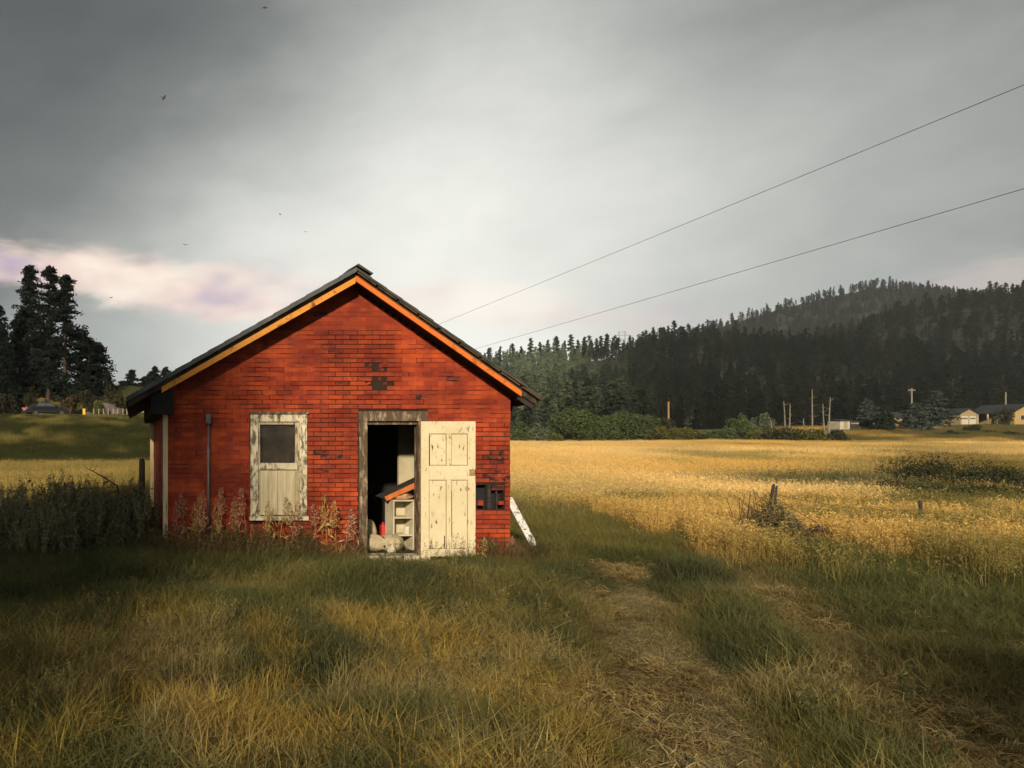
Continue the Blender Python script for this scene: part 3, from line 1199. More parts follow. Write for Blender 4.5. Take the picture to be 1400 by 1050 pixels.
    x = -3.4 + 4.3 * r.random(n)
    y = 11.0 + 3.4 * r.random(n)
    k = keep_out(x, y, .2)
    x, y = x[k], y[k]
    c = lerp(np.broadcast_to(np.array((0.11, 0.115, 0.062)), (len(x), 3)), np.array((0.30, 0.25, 0.15)), r.random(len(x)) ** 2)
    spread('weed_thicket', 'lib_weed', pts3(x, y), c, (.45 + .65 * r.random(len(x)) ** .8) * (.7 + .55 * fbm(x * 1.1, y * 1.1, 88, 2)), 'dark leafy weeds with faded plumes left of the house', .15, r=r)
    # small broad-leaved weeds in the lawn
    n = 420
    y = 3.6 + 8 * r.random(n)
    x = -.2 * y + (9 + .2 * y) * r.random(n)
    k = (path_dist(x, y) > .6) & keep_out(x, y, .3) & (fbm(x * .8, y * .8, 29, 2) > .5)
    x, y = x[k], y[k]
    c = lerp(np.broadcast_to(np.array((0.06, 0.075, 0.032)), (len(x), 3)), np.array((0.12, 0.11, 0.05)), r.random(len(x)))
    spread('lawn_weeds', 'lib_weed', pts3(x, y), c, .22 + .18 * r.random(len(x)), 'small leafy weeds dotted through the foreground grass', .3, r=r)
    # seeding stalks scattered over the foreground
    n = 170
    y = 4.6 + 5.6 * r.random(n)
    x = -.18 * y + (4.4 + .18 * y) * r.random(n) ** 1.6
    k = (path_dist(x, y) > .8) & (fbm(x * .9, y * .9, 23, 2) > .42)
    x, y = x[k], y[k]
    c = lerp(np.broadcast_to(np.array((0.20, 0.17, 0.06)), (len(x), 3)), np.array((0.33, 0.26, 0.10)), r.random(len(x)))
    spread('seeding_grass', 'lib_oat', pts3(x, y), c, .45 + .2 * r.random(len(x)), 'scattered seeding grass stalks in the left foreground', .15, r=r)
    # weeds crowding the front wall and door step
    n = 520
    x = .1 + 5.9 * r.random(n)
    y = 10.9 - np.abs(r.normal(size=n)) * .28
    k = (r.random(n) < np.where(x < 2.8, .9, np.where(x < 3.45, .35, np.where(x < 5.15, .12, .5)))) & ~((x > 3.35) & (x < 5.1) & (y > 10.8))
    x, y = x[k], y[k]
    c = lerp(np.broadcast_to(np.array((0.20, 0.13, 0.065)), (len(x), 3)), np.array((0.07, 0.075, 0.03)), r.random(len(x)))
    spread('wall_grass', 'lib_oat', pts3(x, y), c, .55 + .5 * r.random(len(x)) * np.where(x < 2.6, 1, .5), 'tall seeding grass along the foot of the red wall', .15, r=r)


grasses()

# ------------------------------------------------------------------ the red house
S11 = F / 11.0


def hx(px, y=11.0):
    return (px - CX) * y / F


def hz(py, y=11.0):
    return EYE - (py - CY) * y / F


ROOF_Y0, ROOF_Y1 = 10.60, 17.45
AP = (hx(488, ROOF_Y0), hz(364, ROOF_Y0))
LE = (hx(172, ROOF_Y0), hz(543, ROOF_Y0))
RE = (hx(742, ROOF_Y0), hz(541, ROOF_Y0))


def roof_z(x):
    if x < AP[0]:
        return LE[1] + (x - LE[0]) * (AP[1] - LE[1]) / (AP[0] - LE[0])
    return AP[1] + (x - AP[0]) * (RE[1] - AP[1]) / (RE[0] - AP[0])


def house():
    root = empty('brick_house', (3.07, 11.0, 0))
    root['worldparts'] = 1
    tag(root, 'small abandoned house with flaking red brick front and open cream door', 'house')
    P = root
    SOF = .150       # vertical depth of roof top line to the deck's underside
    wx0, wx1 = HX0, HX1
    zb = -0.12
    # openings
    dl, dr, dt, db = hx(498), hx(574), hz(573), hz(762)
    wl, wr, wt_, wb = hx(350), hx(410), hz(575), hz(706)
    ol, orr, ot, ob = hx(651), hx(689), hz(663), hz(697)      # broken hole
    # --- front wall backing built from strips round the openings
    wall = MB()
    y0, y1 = 11.0, 11.13

    def strip(x0, x1, z0, z1):
        wall.box(x0, x1, y0, y1, z0, z1)
    eave = 2.42
    xs = [wx0, wl, wr, dl, dr, ol, orr, wx1]
    strip(wx0, wl, zb, eave)
    strip(wl, wr, zb, wb)
    strip(wl, wr, wt_, eave)
    strip(wr, dl, zb, eave)
    strip(dl, dr, zb, db)
    strip(dl, dr, dt, eave)
    strip(dr, ol, zb, eave)
    strip(ol, orr, zb, ob)
    strip(ol, orr, ot, eave)
    strip(orr, wx1, zb, eave)
    wall.prism([(wx0, eave), (wx1, eave), (wx1, roof_z(wx1) - SOF), (AP[0], AP[1] - SOF), (wx0, roof_z(wx0) - SOF)], y0, y1)
    fw = wall.build('front_wall', MATS['tar_felt'], P)
    tag(fw, 'flaking red painted brick front wall with missing bricks')

    # --- bricks
    BW, BH, BD = 0.218, 0.0685, 0.016
    cube = MB().box(-.5, .5, -.5, .5, -.5, .5)
    me = bpy.data.meshes.new('brick')
    me.from_pydata(cube.v, [], cube.f)
    me.materials.append(MATS['brick_red'])
    mew = me.copy()
    mew.materials.clear()
    mew.materials.append(MATS['brick_worn'])
    r = np.random.default_rng(42)
    holes = [(506, 521, 494, 502), (514, 529, 501, 509), (500, 530, 518, 525), (515, 536, 524, 531)]
    worn = [(430, 450, 615, 630), (436, 448, 634, 652), (664, 690, 617, 634), (662, 694, 640, 664), (462, 472, 518, 528)]
    open_rects = [(341, 420, 564, 713), (489, 584, 561, 768), (650, 690, 662, 698)]
    recs, frag = [], []
    rows = int((AP[1] + .2) / BH) + 3
    for j in range(rows):
        z = zb + (j + .5) * BH
        py = CY - (z - EYE) * S11
        pj = j // 8
        off = (.5 * BW if j % 2 else 0)
        for i in range(-1, 26):
            xa = wx0 + off + i * BW
            xb = xa + BW
            xa, xb = max(xa, wx0), min(xb, wx1)
            if xb - xa < .03:
                continue
            xc = .5 * (xa + xb)
            px = CX + xc * S11
            # joint strength: panel by panel, plus local
            pi = int((px - 228 + 61 * (pj % 2)) // 122)
            m_ = _tab[(pi * 7 + pj * 13) & 255, (pj * 5 + 3) & 255]
            m_ *= .62
            if py < 452:
                m_ *= .25
            if px < 335:
                m_ *= .55
            if 440 < px < 540 and 455 < py < 560:
                m_ = .95
            if px > 645 and py > 575 or (415 < px < 492 and py > 560):
                m_ = max(m_, .85)
            if px > 600 and 520 < py < 572:
                m_ *= .2
            m_ = np.clip(m_ * (.6 + .8 * vnoise(px * .03, py * .05, 5)), 0, 1)
            skip = any(a < px < b and c < py < d for a, b, c, d in holes)
            if skip:
                if r.random() < .55:   # a broken stub left in place
                    w0 = xa + (xb - xa) * r.uniform(0, .55)
                    w1 = w0 + (xb - xa) * r.uniform(.25, .45)
                    frag.append((w0, min(w1, xb), z - BH * .5, z + BH * .5))
                continue
            wn = any(a < px < b and c < py < d for a, b, c, d in worn) or (r.random() < .006)
            gx_ = .0004 + (.0105 if r.random() < m_ else .0006)
            gz_ = .0004 + (.0105 if r.random() < m_ * 1.15 else .0006)
            if j % 8 == 0:
                gz_ = max(gz_, .005)
            # clip against openings
            x0, x1, z0, z1 = xa + gx_ / 2, xb - gx_ / 2, z - BH / 2 + gz_ / 2, z + BH / 2 - gz_ / 2
            segs = [(x0, x1)]
            for a, b, c, d in open_rects:
                oa, ob_, zc0, zc1 = hx(a), hx(b), hz(d), hz(c)
                if z1 > zc0 + .03 and z0 < zc1 - .03:
                    ns = []
                    for s0, s1 in segs:
                        if s1 <= oa or s0 >= ob_:
                            ns.append((s0, s1))
                        else:
                            if s0 < oa - .02:
                                ns.append((s0, oa))
                            if s1 > ob_ + .02:
                                ns.append((ob_, s1))
                    segs = ns
            for s0, s1 in segs:
                dpt = BD + .004 * r.random() + (.002 if wn else 0)
                recs.append((s0, s1, z0, z1, dpt, wn, m_, px, py))
    # gable clipping: drop a piece's corner where it would cross the roof
    whole, cut = [], []
    for q in recs:
        s0, s1, z0, z1 = q[:4]
        lim0, lim1 = roof_z(s0) - SOF, roof_z(s1) - SOF
        if z1 < min(lim0, lim1):
            whole.append(q)
        elif z0 < max(lim0, lim1) and (s0 < AP[0] - .1 or s0 > AP[0] + .1 or True):
            cut.append(q)
    whole.sort(key=lambda q: -(q[6] * ((q[1] - q[0]) / BW) + .25 * (q[7] > 400) - 2 * (574 < q[7] < 650 and 575 < q[8] < 762) - 2 * (q[8] > 745)))
    inv = Matrix.Translation(-root.location)
    for q in whole[:300]:
        s0, s1, z0, z1, dpt, wn = q[:6]
        o = bpy.data.objects.new('brick', mew if wn else me)
        link(o, fw)
        o.location = (.5 * (s0 + s1), 11.0 - dpt / 2 + .003, .5 * (z0 + z1))
        o.scale = (s1 - s0, dpt + .006, z1 - z0)
        o.rotation_euler = ((r.random() - .5) * .03, 0, (r.random() - .5) * .006)
    rest = {False: MB(), True: MB()}
    for q in whole[300:]:
        s0, s1, z0, z1, dpt, wn = q[:6]
        rest[wn].box(s0, s1, 11.0 - dpt, 11.003, z0, z1)
    for q in cut:
        s0, s1, z0, z1, dpt, wn = q[:6]
        poly = []
        # polygon of the brick below the roof line (sampled)
        xs_ = [s0] + ([AP[0]] if s0 < AP[0] < s1 else []) + [s1]
        # exact crossing points
        for a, b in zip(xs_[:-1], xs_[1:]):
            for zt in (z0, z1):
                la, lb = roof_z(a) - SOF - zt, roof_z(b) - SOF - zt
                if la * lb < 0:
                    xs_.append(a + (b - a) * la / (la - lb))
        xs_ = sorted(set(xs_))
        top = [(x, min(z1, roof_z(x) - SOF - .002)) for x in xs_]
        top = [(x, z) for x, z in top if z > z0 + 1e-4]
        if len(top) < 2:
            continue
        poly = [(top[0][0], z0), (top[-1][0], z0)] + top[::-1]
        rest[False].prism(poly, 11.0 - dpt, 11.003)
    o = rest[False].build('bricks', MATS['brick_red'], fw)
    o.matrix_parent_inverse = Matrix.Identity(4)
    tag(o, kind='stuff')
    if rest[True].v:
        o = rest[True].build('worn_bricks', MATS['brick_worn'], fw)
        o.matrix_parent_inverse = Matrix.Identity(4)
        tag(o, kind='stuff')
    fr_ = MB()
    for a, b_, c, d_ in frag:
        q = [r.uniform(0, .35) for _ in range(6)]
        w, h_ = b_ - a, d_ - c
        fr_.prism([(a + w * q[0], c + h_ * .06), (b_ - w * q[1], c + h_ * q[2]), (b_, c + h_ * (.5 + q[3] * .5)), (b_ - w * q[4], d_ - h_ * .08), (a + w * .4, d_ - h_ * q[5]), (a, c + h_ * .55)], 10.990, 11.003)
    o = fr_.build('brick_fragments', MATS['brick_worn'], fw)
    o.matrix_parent_inverse = Matrix.Identity(4)
    tag(o, kind='stuff')
    # loose tilted brick above the hole
    o = bpy.data.objects.new('brick', me)
    link(o, fw)
    o.location = (hx(523), 10.99, hz(499))
    o.scale = (.13, .03, .05)
    o.rotation_euler = (0, R(-32), 0)

    # --- other walls
    lw = MB().box(wx0 + .002, wx0 + .12, 11.13, 17.0, zb, 2.62).build('side_wall', MATS['siding_red'], P)
    b = MB()
    rr = np.random.default_rng(6)
    for j in range(38):
        z = zb + j * BH
        y = 11.0 + (.11 if j % 2 else 0)
        while y < 16.95:
            e = min(y + .218, 16.97)
            b.box(wx0 - .008 - .004 * rr.random(), wx0 + .004, y + .004, e - .004, z + .004, z + BH - .004)
            y += .218
    o = b.build('bricks', MATS['brick_red'], lw)
    o.matrix_parent_inverse = Matrix.Identity(4)
    tag(o, kind='stuff')
    MB().box(wx1 - .12, wx1 - .002, 11.13, 17.0, zb, 2.62).build('side_wall', MATS['siding_red'], P)
    MB().prism([(wx0 + .12, zb), (wx1 - .12, zb), (wx1 - .12, roof_z(wx1 - .12) - SOF), (AP[0], AP[1] - SOF), (wx0 + .12, roof_z(wx0 + .12) - SOF)], 16.88, 16.999).build('back_wall', MATS['siding_red'], P)
    MB().box(wx0 + .12, wx1 - .12, 11.13, 16.88, zb, .175).build('floor', MATS['dark_wood'], P)
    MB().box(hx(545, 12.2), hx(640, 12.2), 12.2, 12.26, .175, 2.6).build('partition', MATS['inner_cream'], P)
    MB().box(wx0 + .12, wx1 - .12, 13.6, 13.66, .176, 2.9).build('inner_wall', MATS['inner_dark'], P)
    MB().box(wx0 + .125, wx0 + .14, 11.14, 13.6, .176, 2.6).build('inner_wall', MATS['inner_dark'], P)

    # corner boards
    for k, (xa, xb, ya, yb, zt) in enumerate(((wx0 - .055, wx0 - .012, 10.965, 11.085, 2.30), (wx0 - .10, wx0 - .02, 16.80, 16.98, 2.44))):
        MB().box(xa, xb, ya, yb, .05, zt).build('corner_board', MATS['corner_cream'], P, bevel=.004)
    MB().box(wx0 - .055, wx0 + .015, 10.955, 10.984, .28, 2.30).build('corner_board', MATS['corner_cream'], P, bevel=.004)
    # nail heads beside the corner board
    nm = MB()
    for k in range(18):
        z = .6 + k * .09 + .02 * rr.random()
        nm.tube([(wx0 + .03, 10.99, z), (wx0 + .045 + .02 * rr.random(), 10.955, z - .01)], .003, 5)
    nm.build('nails', MATS['rusty_wire'], P)
    tag(P.children[-1], kind='stuff')
    # conduit
    cpx = hx(284.5)
    pipe = MB().tube([(cpx, 10.95, .05), (cpx, 10.95, 2.18)], .022, 10).build('conduit', MATS['conduit_grey'], P, smooth=True)
    mbx = MB().box(cpx - .04, cpx + .035, 10.90, 10.985, hz(580), hz(566))
    o = mbx.build('conduit_head', MATS['conduit_grey'], P, bevel=.01)
    for z in (.9, 1.7):
        MB().box(cpx - .035, cpx + .035, 10.945, 10.985, z, z + .025).build('clamp', MATS['conduit_grey'], P)

    # --- roof
    def slab(x0, x1, t0, t1, ya, yb):
        """piece of a slope: between t0 and t1 below the roof top line"""
        return MB().prism([(x0, roof_z(x0) - t1), (x1, roof_z(x1) - t1), (x1, roof_z(x1) - t0), (x0, roof_z(x0) - t0)], ya, yb)
    roof = slab(LE[0] + .03, AP[0], .075, SOF, ROOF_Y0 + .10, ROOF_Y1 - .08).build('roof', MATS['deck_wood'], P)
    tag(roof, 'grey weathered roof with layered board edges')
    roofr = slab(AP[0], RE[0] - .04, .075, SOF, ROOF_Y0 + .10, ROOF_Y1 - .08)
    o = roofr.build('roof_deck', MATS['deck_wood'], roof)
    o.matrix_parent_inverse = Matrix.Identity(4)

    def sub(o):
        o.matrix_parent_inverse = Matrix.Identity(4)
        return o
    # roofing courses, each overlapping the one below
    nL, nR = 14, 12
    for k in range(nL):
        xa = LE[0] + (AP[0] - LE[0]) * k / nL
        xb = LE[0] + (AP[0] - LE[0]) * (k + 1) / nL + (.05 if k < nL - 1 else 0)
        ya = ROOF_Y0 + .012 * rr.random()
        za, zb_ = roof_z(xa), roof_z(min(xb, AP[0]))
        poly = [(xa, za - .07), (min(xb, AP[0]), zb_ - .074), (min(xb, AP[0]), zb_ - .010), (xa, za + .002)]
        sub(MB().prism(poly, ya, ROOF_Y1).build('roofing_strip', MATS['roofing'], roof))
    for k in range(nR):
        xb = RE[0] - (RE[0] - AP[0]) * k / nR
        xa = RE[0] - (RE[0] - AP[0]) * (k + 1) / nR - (.05 if k < nR - 1 else 0)
        xa = max(xa, AP[0])
        ya = ROOF_Y0 + .03 * rr.random()
        poly = [(xa, roof_z(xa) - .045), (xb, roof_z(xb) - .042), (xb, roof_z(xb) + .002), (xa, roof_z(xa) - .010)]
        sub(MB().prism(poly, ya, ROOF_Y1).build('roofing_strip', MATS['roofing_dark'], roof))
    # raw board edges showing under the right hand roofing
    for k in range(9):
        xa = AP[0] + .03 + (RE[0] - AP[0]) * k / 9
        xb = AP[0] + (RE[0] - AP[0]) * (k + 1) / 9 - .008
        sub(slab(xa, xb, .048, .072, ROOF_Y0 + .015 + .03 * rr.random(), ROOF_Y1 - .05).build('sheathing_board', MATS['deck_wood'], roof))
    # lifted ridge cap
    cap = MB()
    cap.prism([(AP[0] - .13, roof_z(AP[0] - .13) + .005), (AP[0], AP[1] + .012), (AP[0] + .22, roof_z(AP[0] + .22) + .035), (AP[0] + .235, roof_z(AP[0] + .235) + .062),
               (AP[0] + .02, AP[1] + .038), (AP[0] - .125, roof_z(AP[0] - .125) + .022)], ROOF_Y0 - .01, ROOF_Y1)
    sub(cap.build('ridge_cap', MATS['roofing_dark'], roof))
    # rafter tails under the right eave
    for k, y in enumerate(np.linspace(10.72, 17.2, 12)):
        sub(slab(wx1 - .02, RE[0] - .07, SOF, SOF + .1, y, y + .045).build('rafter_tail', MATS['dark_wood'], roof))
    # rake boards
    def rake(x0, x1, t0, t1, mat, y):
        return slab(x0, x1, t0, t1, y, y + .028).build('rake_board', MATS[mat], P)
    o = rake(hx(221, 10.66), AP[0] - .002, .140, .228, 'rake_yellow', 10.655)
    tag(o, 'weathered yellow rake board')
    o = rake(AP[0] + .002, hx(713, 10.66), .118, .198, 'rake_orange', 10.657)
    tag(o, 'bright orange rake board')
    # boxed eave left, soffit boards along both rakes
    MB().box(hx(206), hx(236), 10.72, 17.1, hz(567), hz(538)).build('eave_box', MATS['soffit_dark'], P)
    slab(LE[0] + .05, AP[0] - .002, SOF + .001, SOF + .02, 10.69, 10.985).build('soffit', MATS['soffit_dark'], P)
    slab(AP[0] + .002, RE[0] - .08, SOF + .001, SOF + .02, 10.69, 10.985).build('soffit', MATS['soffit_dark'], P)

    # --- window
    win = MB()
    cw = .11
    L_, R_, T_, B_ = hx(342), hx(419), hz(566), hz(711)
    w_root = MB().box(L_, L_ + cw, 10.955, 11.05, B_ + .06, T_).box(R_ - cw, R_, 10.955, 11.05, B_ + .06, T_).build('window', MATS['peeling_white'], P, bevel=.004)
    tag(w_root, 'peeling white window with a boarded lower sash')
    sub(MB().box(L_ + cw, R_ - cw, 10.957, 11.05, T_ - .115, T_ - .002).build('head_casing', MATS['peeling_white'], w_root, bevel=.004))
    sub(MB().box(L_ - .02, R_ + .02, 10.935, 11.0, T_ - .004, T_ + .03).build('drip_cap', MATS['peeling_brown'], w_root, bevel=.004))
    sub(MB().box(L_ - .015, R_ + .015, 10.92, 11.06, B_, B_ + .062).build('window_sill', MATS['peeling_white'], w_root, bevel=.006))
    gl, gr, gt, gb = hx(355.5), hx(403.5), hz(580.5), hz(634)
    sub(MB().box(L_ + cw, gl, 10.985, 11.03, B_ + .062, T_ - .115).box(gr, R_ - cw, 10.985, 11.03, B_ + .062, T_ - .115)
        .box(gl, gr, 10.987, 11.03, gt, T_ - .115).build('sash', MATS['sash_cream'], w_root, bevel=.003))
    sub(MB().box(gl - .025, gr + .03, 10.968, 11.028, hz(642), hz(633)).build('meeting_rail', MATS['peeling_white'], w_root, bevel=.004))
    sub(MB().box(gl, gr, 11.008, 11.012, gb, gt).build('pane', MATS['window_glass'], w_root))
    sub(MB().box(gl - .05, gr + .05, 11.06, 11.07, gb - .1, gt + .05).build('curtain', MATS['dim_glass_dirt'], w_root))
    n = 4
    for k in range(n):
        a = gl + (gr - gl) * k / n + .002
        b_ = gl + (gr - gl) * (k + 1) / n - .002
        sub(MB().box(a, b_, 11.0 + .004 * (k % 2), 11.02, hz(704), hz(642.2)).build('board', MATS['board_cream'], w_root))

    # --- door frame
    fr = MB().box(hx(490), hx(501), 10.95, 11.14, hz(758), hz(576)).box(hx(571), hx(582), 10.955, 11.14, hz(758), hz(576)).build('door_frame', MATS['peeling_brown'], P, bevel=.004)
    tag(fr, 'door frame with peeling brown paint')
    sub(MB().box(hx(489), hx(583), 10.945, 11.14, hz(575.9), hz(562.5)).build('head_casing', MATS['peeling_brown'], fr, bevel=.004))
    sub(MB().box(hx(501.2), hx(570.8), 11.0, 11.12, hz(580.5), hz(576.1)).build('stop', MATS['peeling_brown'], fr))
    sub(MB().box(hx(489), hx(584), 10.87, 11.14, hz(766), hz(758.2)).build('threshold', MATS['peeling_white'], fr, bevel=.006))

    # --- door, swung fully open against the wall
    dx0, dx1, dz0, dz1 = hx(574.5, 10.92), hx(649, 10.92), hz(760.5, 10.92), hz(576, 10.92)
    yf, yb = 10.888, 10.930
    q = lambda px: hx(px, 10.92)
    k_ = lambda py: hz(py, 10.92)
    D = MATS['door_cream']
    door = MB().box(dx0 + .001, dx1 - .001, yf + .016, yb, dz0 + .001, dz1 - .001).build('door', MATS['door_groove'], P)
    tag(door, 'cream four panel door standing open against the wall')
    cuts_x = [(q(585.5), q(609.5)), (q(616), q(638.5))]
    rows_ = [(k_(636.5), k_(593)), (k_(750), k_(656))]
    # stiles and rails
    for nm, bx in (('stile', (dx0, cuts_x[0][0], dz0, dz1)), ('stile', (cuts_x[1][1], dx1, dz0, k_(650.5))), ('stile', (cuts_x[1][1], dx1, k_(642), dz1)),
                   ('stile', (cuts_x[1][1], dx1 - .09, k_(650.5), k_(642))),
                   ('rail', (cuts_x[0][0], cuts_x[1][1], rows_[0][1], dz1)), ('rail', (cuts_x[0][0], cuts_x[1][1], rows_[1][1], rows_[0][0])),
                   ('rail', (cuts_x[0][0], cuts_x[1][1], dz0, rows_[1][0])),
                   ('muntin', (cuts_x[0][1], cuts_x[1][0], rows_[0][0], rows_[0][1])), ('muntin', (cuts_x[0][1], cuts_x[1][0], rows_[1][0], rows_[1][1]))):
        a, b_, c, d = bx
        sub(MB().box(a + .0008, b_ - .0008, yf + .0006 * (len(nm) % 3), yf + .0165, c + .0008, d - .0008).build(nm, D, door, bevel=.003))
    for cxa, cxb in cuts_x:
        for za, zb2 in rows_:
            sub(MB().box(cxa + .010, cxb - .010, yf + .009, yf + .0168, za + .010, zb2 - .010).build('panel', D, door, bevel=.003))
    # dark strips at panel edges, two standing in for shadow; old hardware
    sub(MB().box(q(606.2), q(607.4), yf + .006, yf + .0172, k_(749), k_(732)).build('dark_strip', MATS['tar_felt'], door))
    sub(MB().box(q(615.8), q(617), yf + .0055, yf + .0173, k_(733), k_(672)).build('dark_strip', MATS['tar_felt'], door))  # muntin shadow laid in along the left edge of the panel
    sub(MB().box(q(585.3), q(586.8), yf + .0055, yf + .0173, k_(636), k_(595)).build('dark_strip', MATS['tar_felt'], door))  # left stile's shadow laid in as a dark strip
    for z in (k_(600), k_(735)):
        sub(MB().tube([(dx0 - .006, yf + .03, z - .05), (dx0 - .006, yf + .03, z + .05)], .008, 8).build('hinge', MATS['rusty_wire'], door))
    sub(MB().box(dx1 - .094, dx1 - .004, yf + .0168, yf + .026, k_(650.5), k_(642)).build('lock_plate', MATS['deck_wood'], door))

    # --- hole by the corner: studs, lath and broken pieces
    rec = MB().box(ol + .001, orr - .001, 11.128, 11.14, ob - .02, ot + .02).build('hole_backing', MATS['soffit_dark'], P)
    MB().box(hx(666.5), hx(671), 11.0, 11.1, ob, ot).build('stud', MATS['dark_wood'], P)
    MB().box(hx(679), hx(681), 11.02, 11.06, ob, ot).build('lath', MATS['dark_wood'], P)
    for (a, b_, c, d) in ((653, 660, 691, 684), (681, 688, 690, 685), (672, 688.5, 670, 663.2)):
        o = bpy.data.objects.new('brick', mew if a == 672 else me)
        link(o, fw)
        o.location = (.5 * (hx(a) + hx(b_)), 10.995, .5 * (hz(c) + hz(d)))
        o.scale = (hx(b_) - hx(a), .024, hz(d) - hz(c))
    # --- foundation bricks under the door
    z0 = -.13
    for j in range(3):
        for i in range(13):
            a = hx(488) + i * .155 + (.07 if j % 2 else 0)
            o = bpy.data.objects.new('foundation_brick', FB)
            link(o, P)
            o.matrix_parent_inverse = inv
            o.location = (a, 10.955 + .02 * rr.random(), z0 + j * .078 + .03)
            o.scale = (.14 + .01 * rr.random(), .10, .068)
            o.rotation_euler = ((rr.random() - .5) * .1, (rr.random() - .5) * .08, (rr.random() - .5) * .15)
    return root


fbm_ = MB().box(-.5, .5, -.5, .5, -.5, .5)
FB = bpy.data.meshes.new('foundation_brick')
FB.from_pydata(fbm_.v, [], fbm_.f)
FB.materials.append(MATS['foundation_brick'])
HOUSE = house()
del HOUSE['worldparts']


# ------------------------------------------------------------------ things in the doorway
def lump(name, mat, cx, cy, cz, rx, ry, rz, seed, n=3, rough=.25, flat_bottom=True):
    bm = bmesh.new()
    bmesh.ops.create_icosphere(bm, subdivisions=n, radius=1)
    r = random.Random(seed)
    ph = [(r.uniform(1.5, 4), r.uniform(0, 6), r.uniform(1.5, 4), r.uniform(0, 6)) for _ in range(4)]
    for v in bm.verts:
        d = v.co.copy()
        k = 1 + rough * sum(math.sin(a * d.x * 2 + b + c * d.y * 2) * math.cos(c * d.z * 2 + e) for a, b, c, e in ph) / 2.2
        v.co = Vector((d.x * rx * k, d.y * ry * k, d.z * rz * k))
        if flat_bottom:
            v.co.z = max(v.co.z, -rz * .75)
    me = bpy.data.meshes.new(name)
    bm.to_mesh(me)
    bm.free()
    me.shade_smooth()
    me.materials.append(MATS[mat])
    o = bpy.data.objects.new(name, me)
    link(o)
    o.location = (cx, cy, cz)
    return o


def doorway_things():
    fz = .176
    Yb = 11.42
    # shelf unit
    xl, xr = hx(536, Yb), hx(571, Yb)
    zt, dpt = hz(685.5, Yb), .30
    s = empty('shelf_unit', (.5 * (xl + xr), Yb + .15, fz))
    tag(s, 'cream open shelf unit standing inside the doorway', 'shelf unit')
    w = xr - xl
    M = MATS['shelf_cream']
    h = zt - fz
    MB().box(w / 2 - .085, w / 2, -dpt / 2, dpt / 2, 0, h).build('side_panel', M, s, bevel=.003)
    MB().box(-w / 2, -w / 2 + .02, -dpt / 2 + .0, dpt / 2, 0, h).build('side_panel', M, s, bevel=.003)
    MB().box(-w / 2 + .02, w / 2 - .085, dpt / 2 - .012, dpt / 2, 0, h).build('back_panel', M, s)
    MB().box(-w / 2 - .01, w / 2 + .005, -dpt / 2 - .01, dpt / 2, h, h + .02).build('top', M, s, bevel=.003)
    for py in (708, 732):
        z = hz(py, Yb) - fz
        MB().box(-w / 2 + .021, w / 2 - .086, -dpt / 2 + .005, dpt / 2 - .013, z - .012, z + .012).build('shelf', M, s, bevel=.002)
    s.rotation_euler.z = R(5)
    # carton on the lower shelf
    o = MB().box(-.03, .03, -.035, .035, 0, .12).build('carton', MATS['carton_white'], bevel=.004)
    tag(o, 'small white carton on the lower shelf of the cream unit', 'carton')
    o.location = (hx(557.5, Yb), Yb + .07, hz(732, Yb) + .013)
    o.rotation_euler.z = .2
    # crumpled cloth and slanted panel on top
    o = lump('cloth', 'cloth_tan', hx(553, Yb), Yb + .15, zt + .065, .17, .10, .06, 4, 3, .35)
    tag(o, 'crumpled tan cloth heaped on top of the shelf unit', 'cloth')
    a, b = Vector((hx(524, 11.5), 11.5, hz(682, 11.5))), Vector((hx(577, 11.5), 11.52, hz(657, 11.5)))
    ang = math.atan2(b.z - a.z, b.x - a.x)
    root = empty('slanted_panel', ((a + b) / 2))
    tag(root, 'dark panel with an orange edge lying aslant above the shelf', 'panel')
    L = (b - a).length
    MB().box(-L / 2 - .03, L / 2, -.05, .24, .03, .045).build('panel_sheet', MATS['dark_wood'], root)
    MB().box(-L / 2 + .02, L / 2 - .10, -.06, -.03, -.045, .028).build('edge_board', MATS['orange_wood'], root, bevel=.004)
    root.rotation_euler.y = -ang
    # rolled bedding on the floor
    r_ = .125
    roll = empty('bedroll', (hx(525, 11.3), 11.33, fz))
    tag(roll, 'grey beige bedroll lying just inside the door', 'bedroll')
    m1 = MB()
    pts, rad = [], []
    for k in range(15):
        u = k / 14
        pts.append((-.29 + .58 * u, 0, r_))
        e = min(1, .55 + 3.5 * min(u, 1 - u))
        rad.append(r_ * e * (1 - .22 * math.exp(-((u - .47) / .05) ** 2)))
    m1.tube(pts, rad, 22)
    m1.v = [(a, b * (1 + .10 * math.sin(23 * a + 3 * c * 20)), max(.0, c * (1 + .07 * math.sin(31 * a + 40 * b)))) for a, b, c in m1.v]
    m1.build('roll', MATS['sack_beige'], roll, smooth=True)
    MB().tube([(-.03, 0, r_), (.0, 0, r_)], r_ * .83, 18).build('strap', MATS['dark_wood'], roll, smooth=True)
    # dim sack behind it
    o = lump('sack', 'sack_beige', hx(505, 11.7), 11.72, fz + .20, .13, .12, .26, 9, 3, .12)
    tag(o, 'upright grey sack behind the bedroll at the left jamb', 'sack')
    # red fuel can
    can = empty('fuel_can', (hx(528, 11.75), 11.75, fz))
    tag(can, 'red metal fuel can behind the bedroll', 'can')
    MB().box(-.09, .09, -.06, .06, 0, .36).build('body', MATS['red_metal'], can, bevel=.015)
    MB().tube([(-.05, 0, .36), (-.05, 0, .40)], .02, 10).build('cap', MATS['red_metal'], can)
    MB().tube([(.0, 0, .36), (.01, 0, .41), (.06, 0, .41), (.07, 0, .36)], .008, 6).build('handle', MATS['red_metal'], can)
    o = lump('rag', 'rag_white', hx(535, 11.2), 11.2, fz + .05, .065, .06, .065, 12, 3, .3)
    tag(o, 'small off white rag on the door sill', 'rag')


doorway_things()

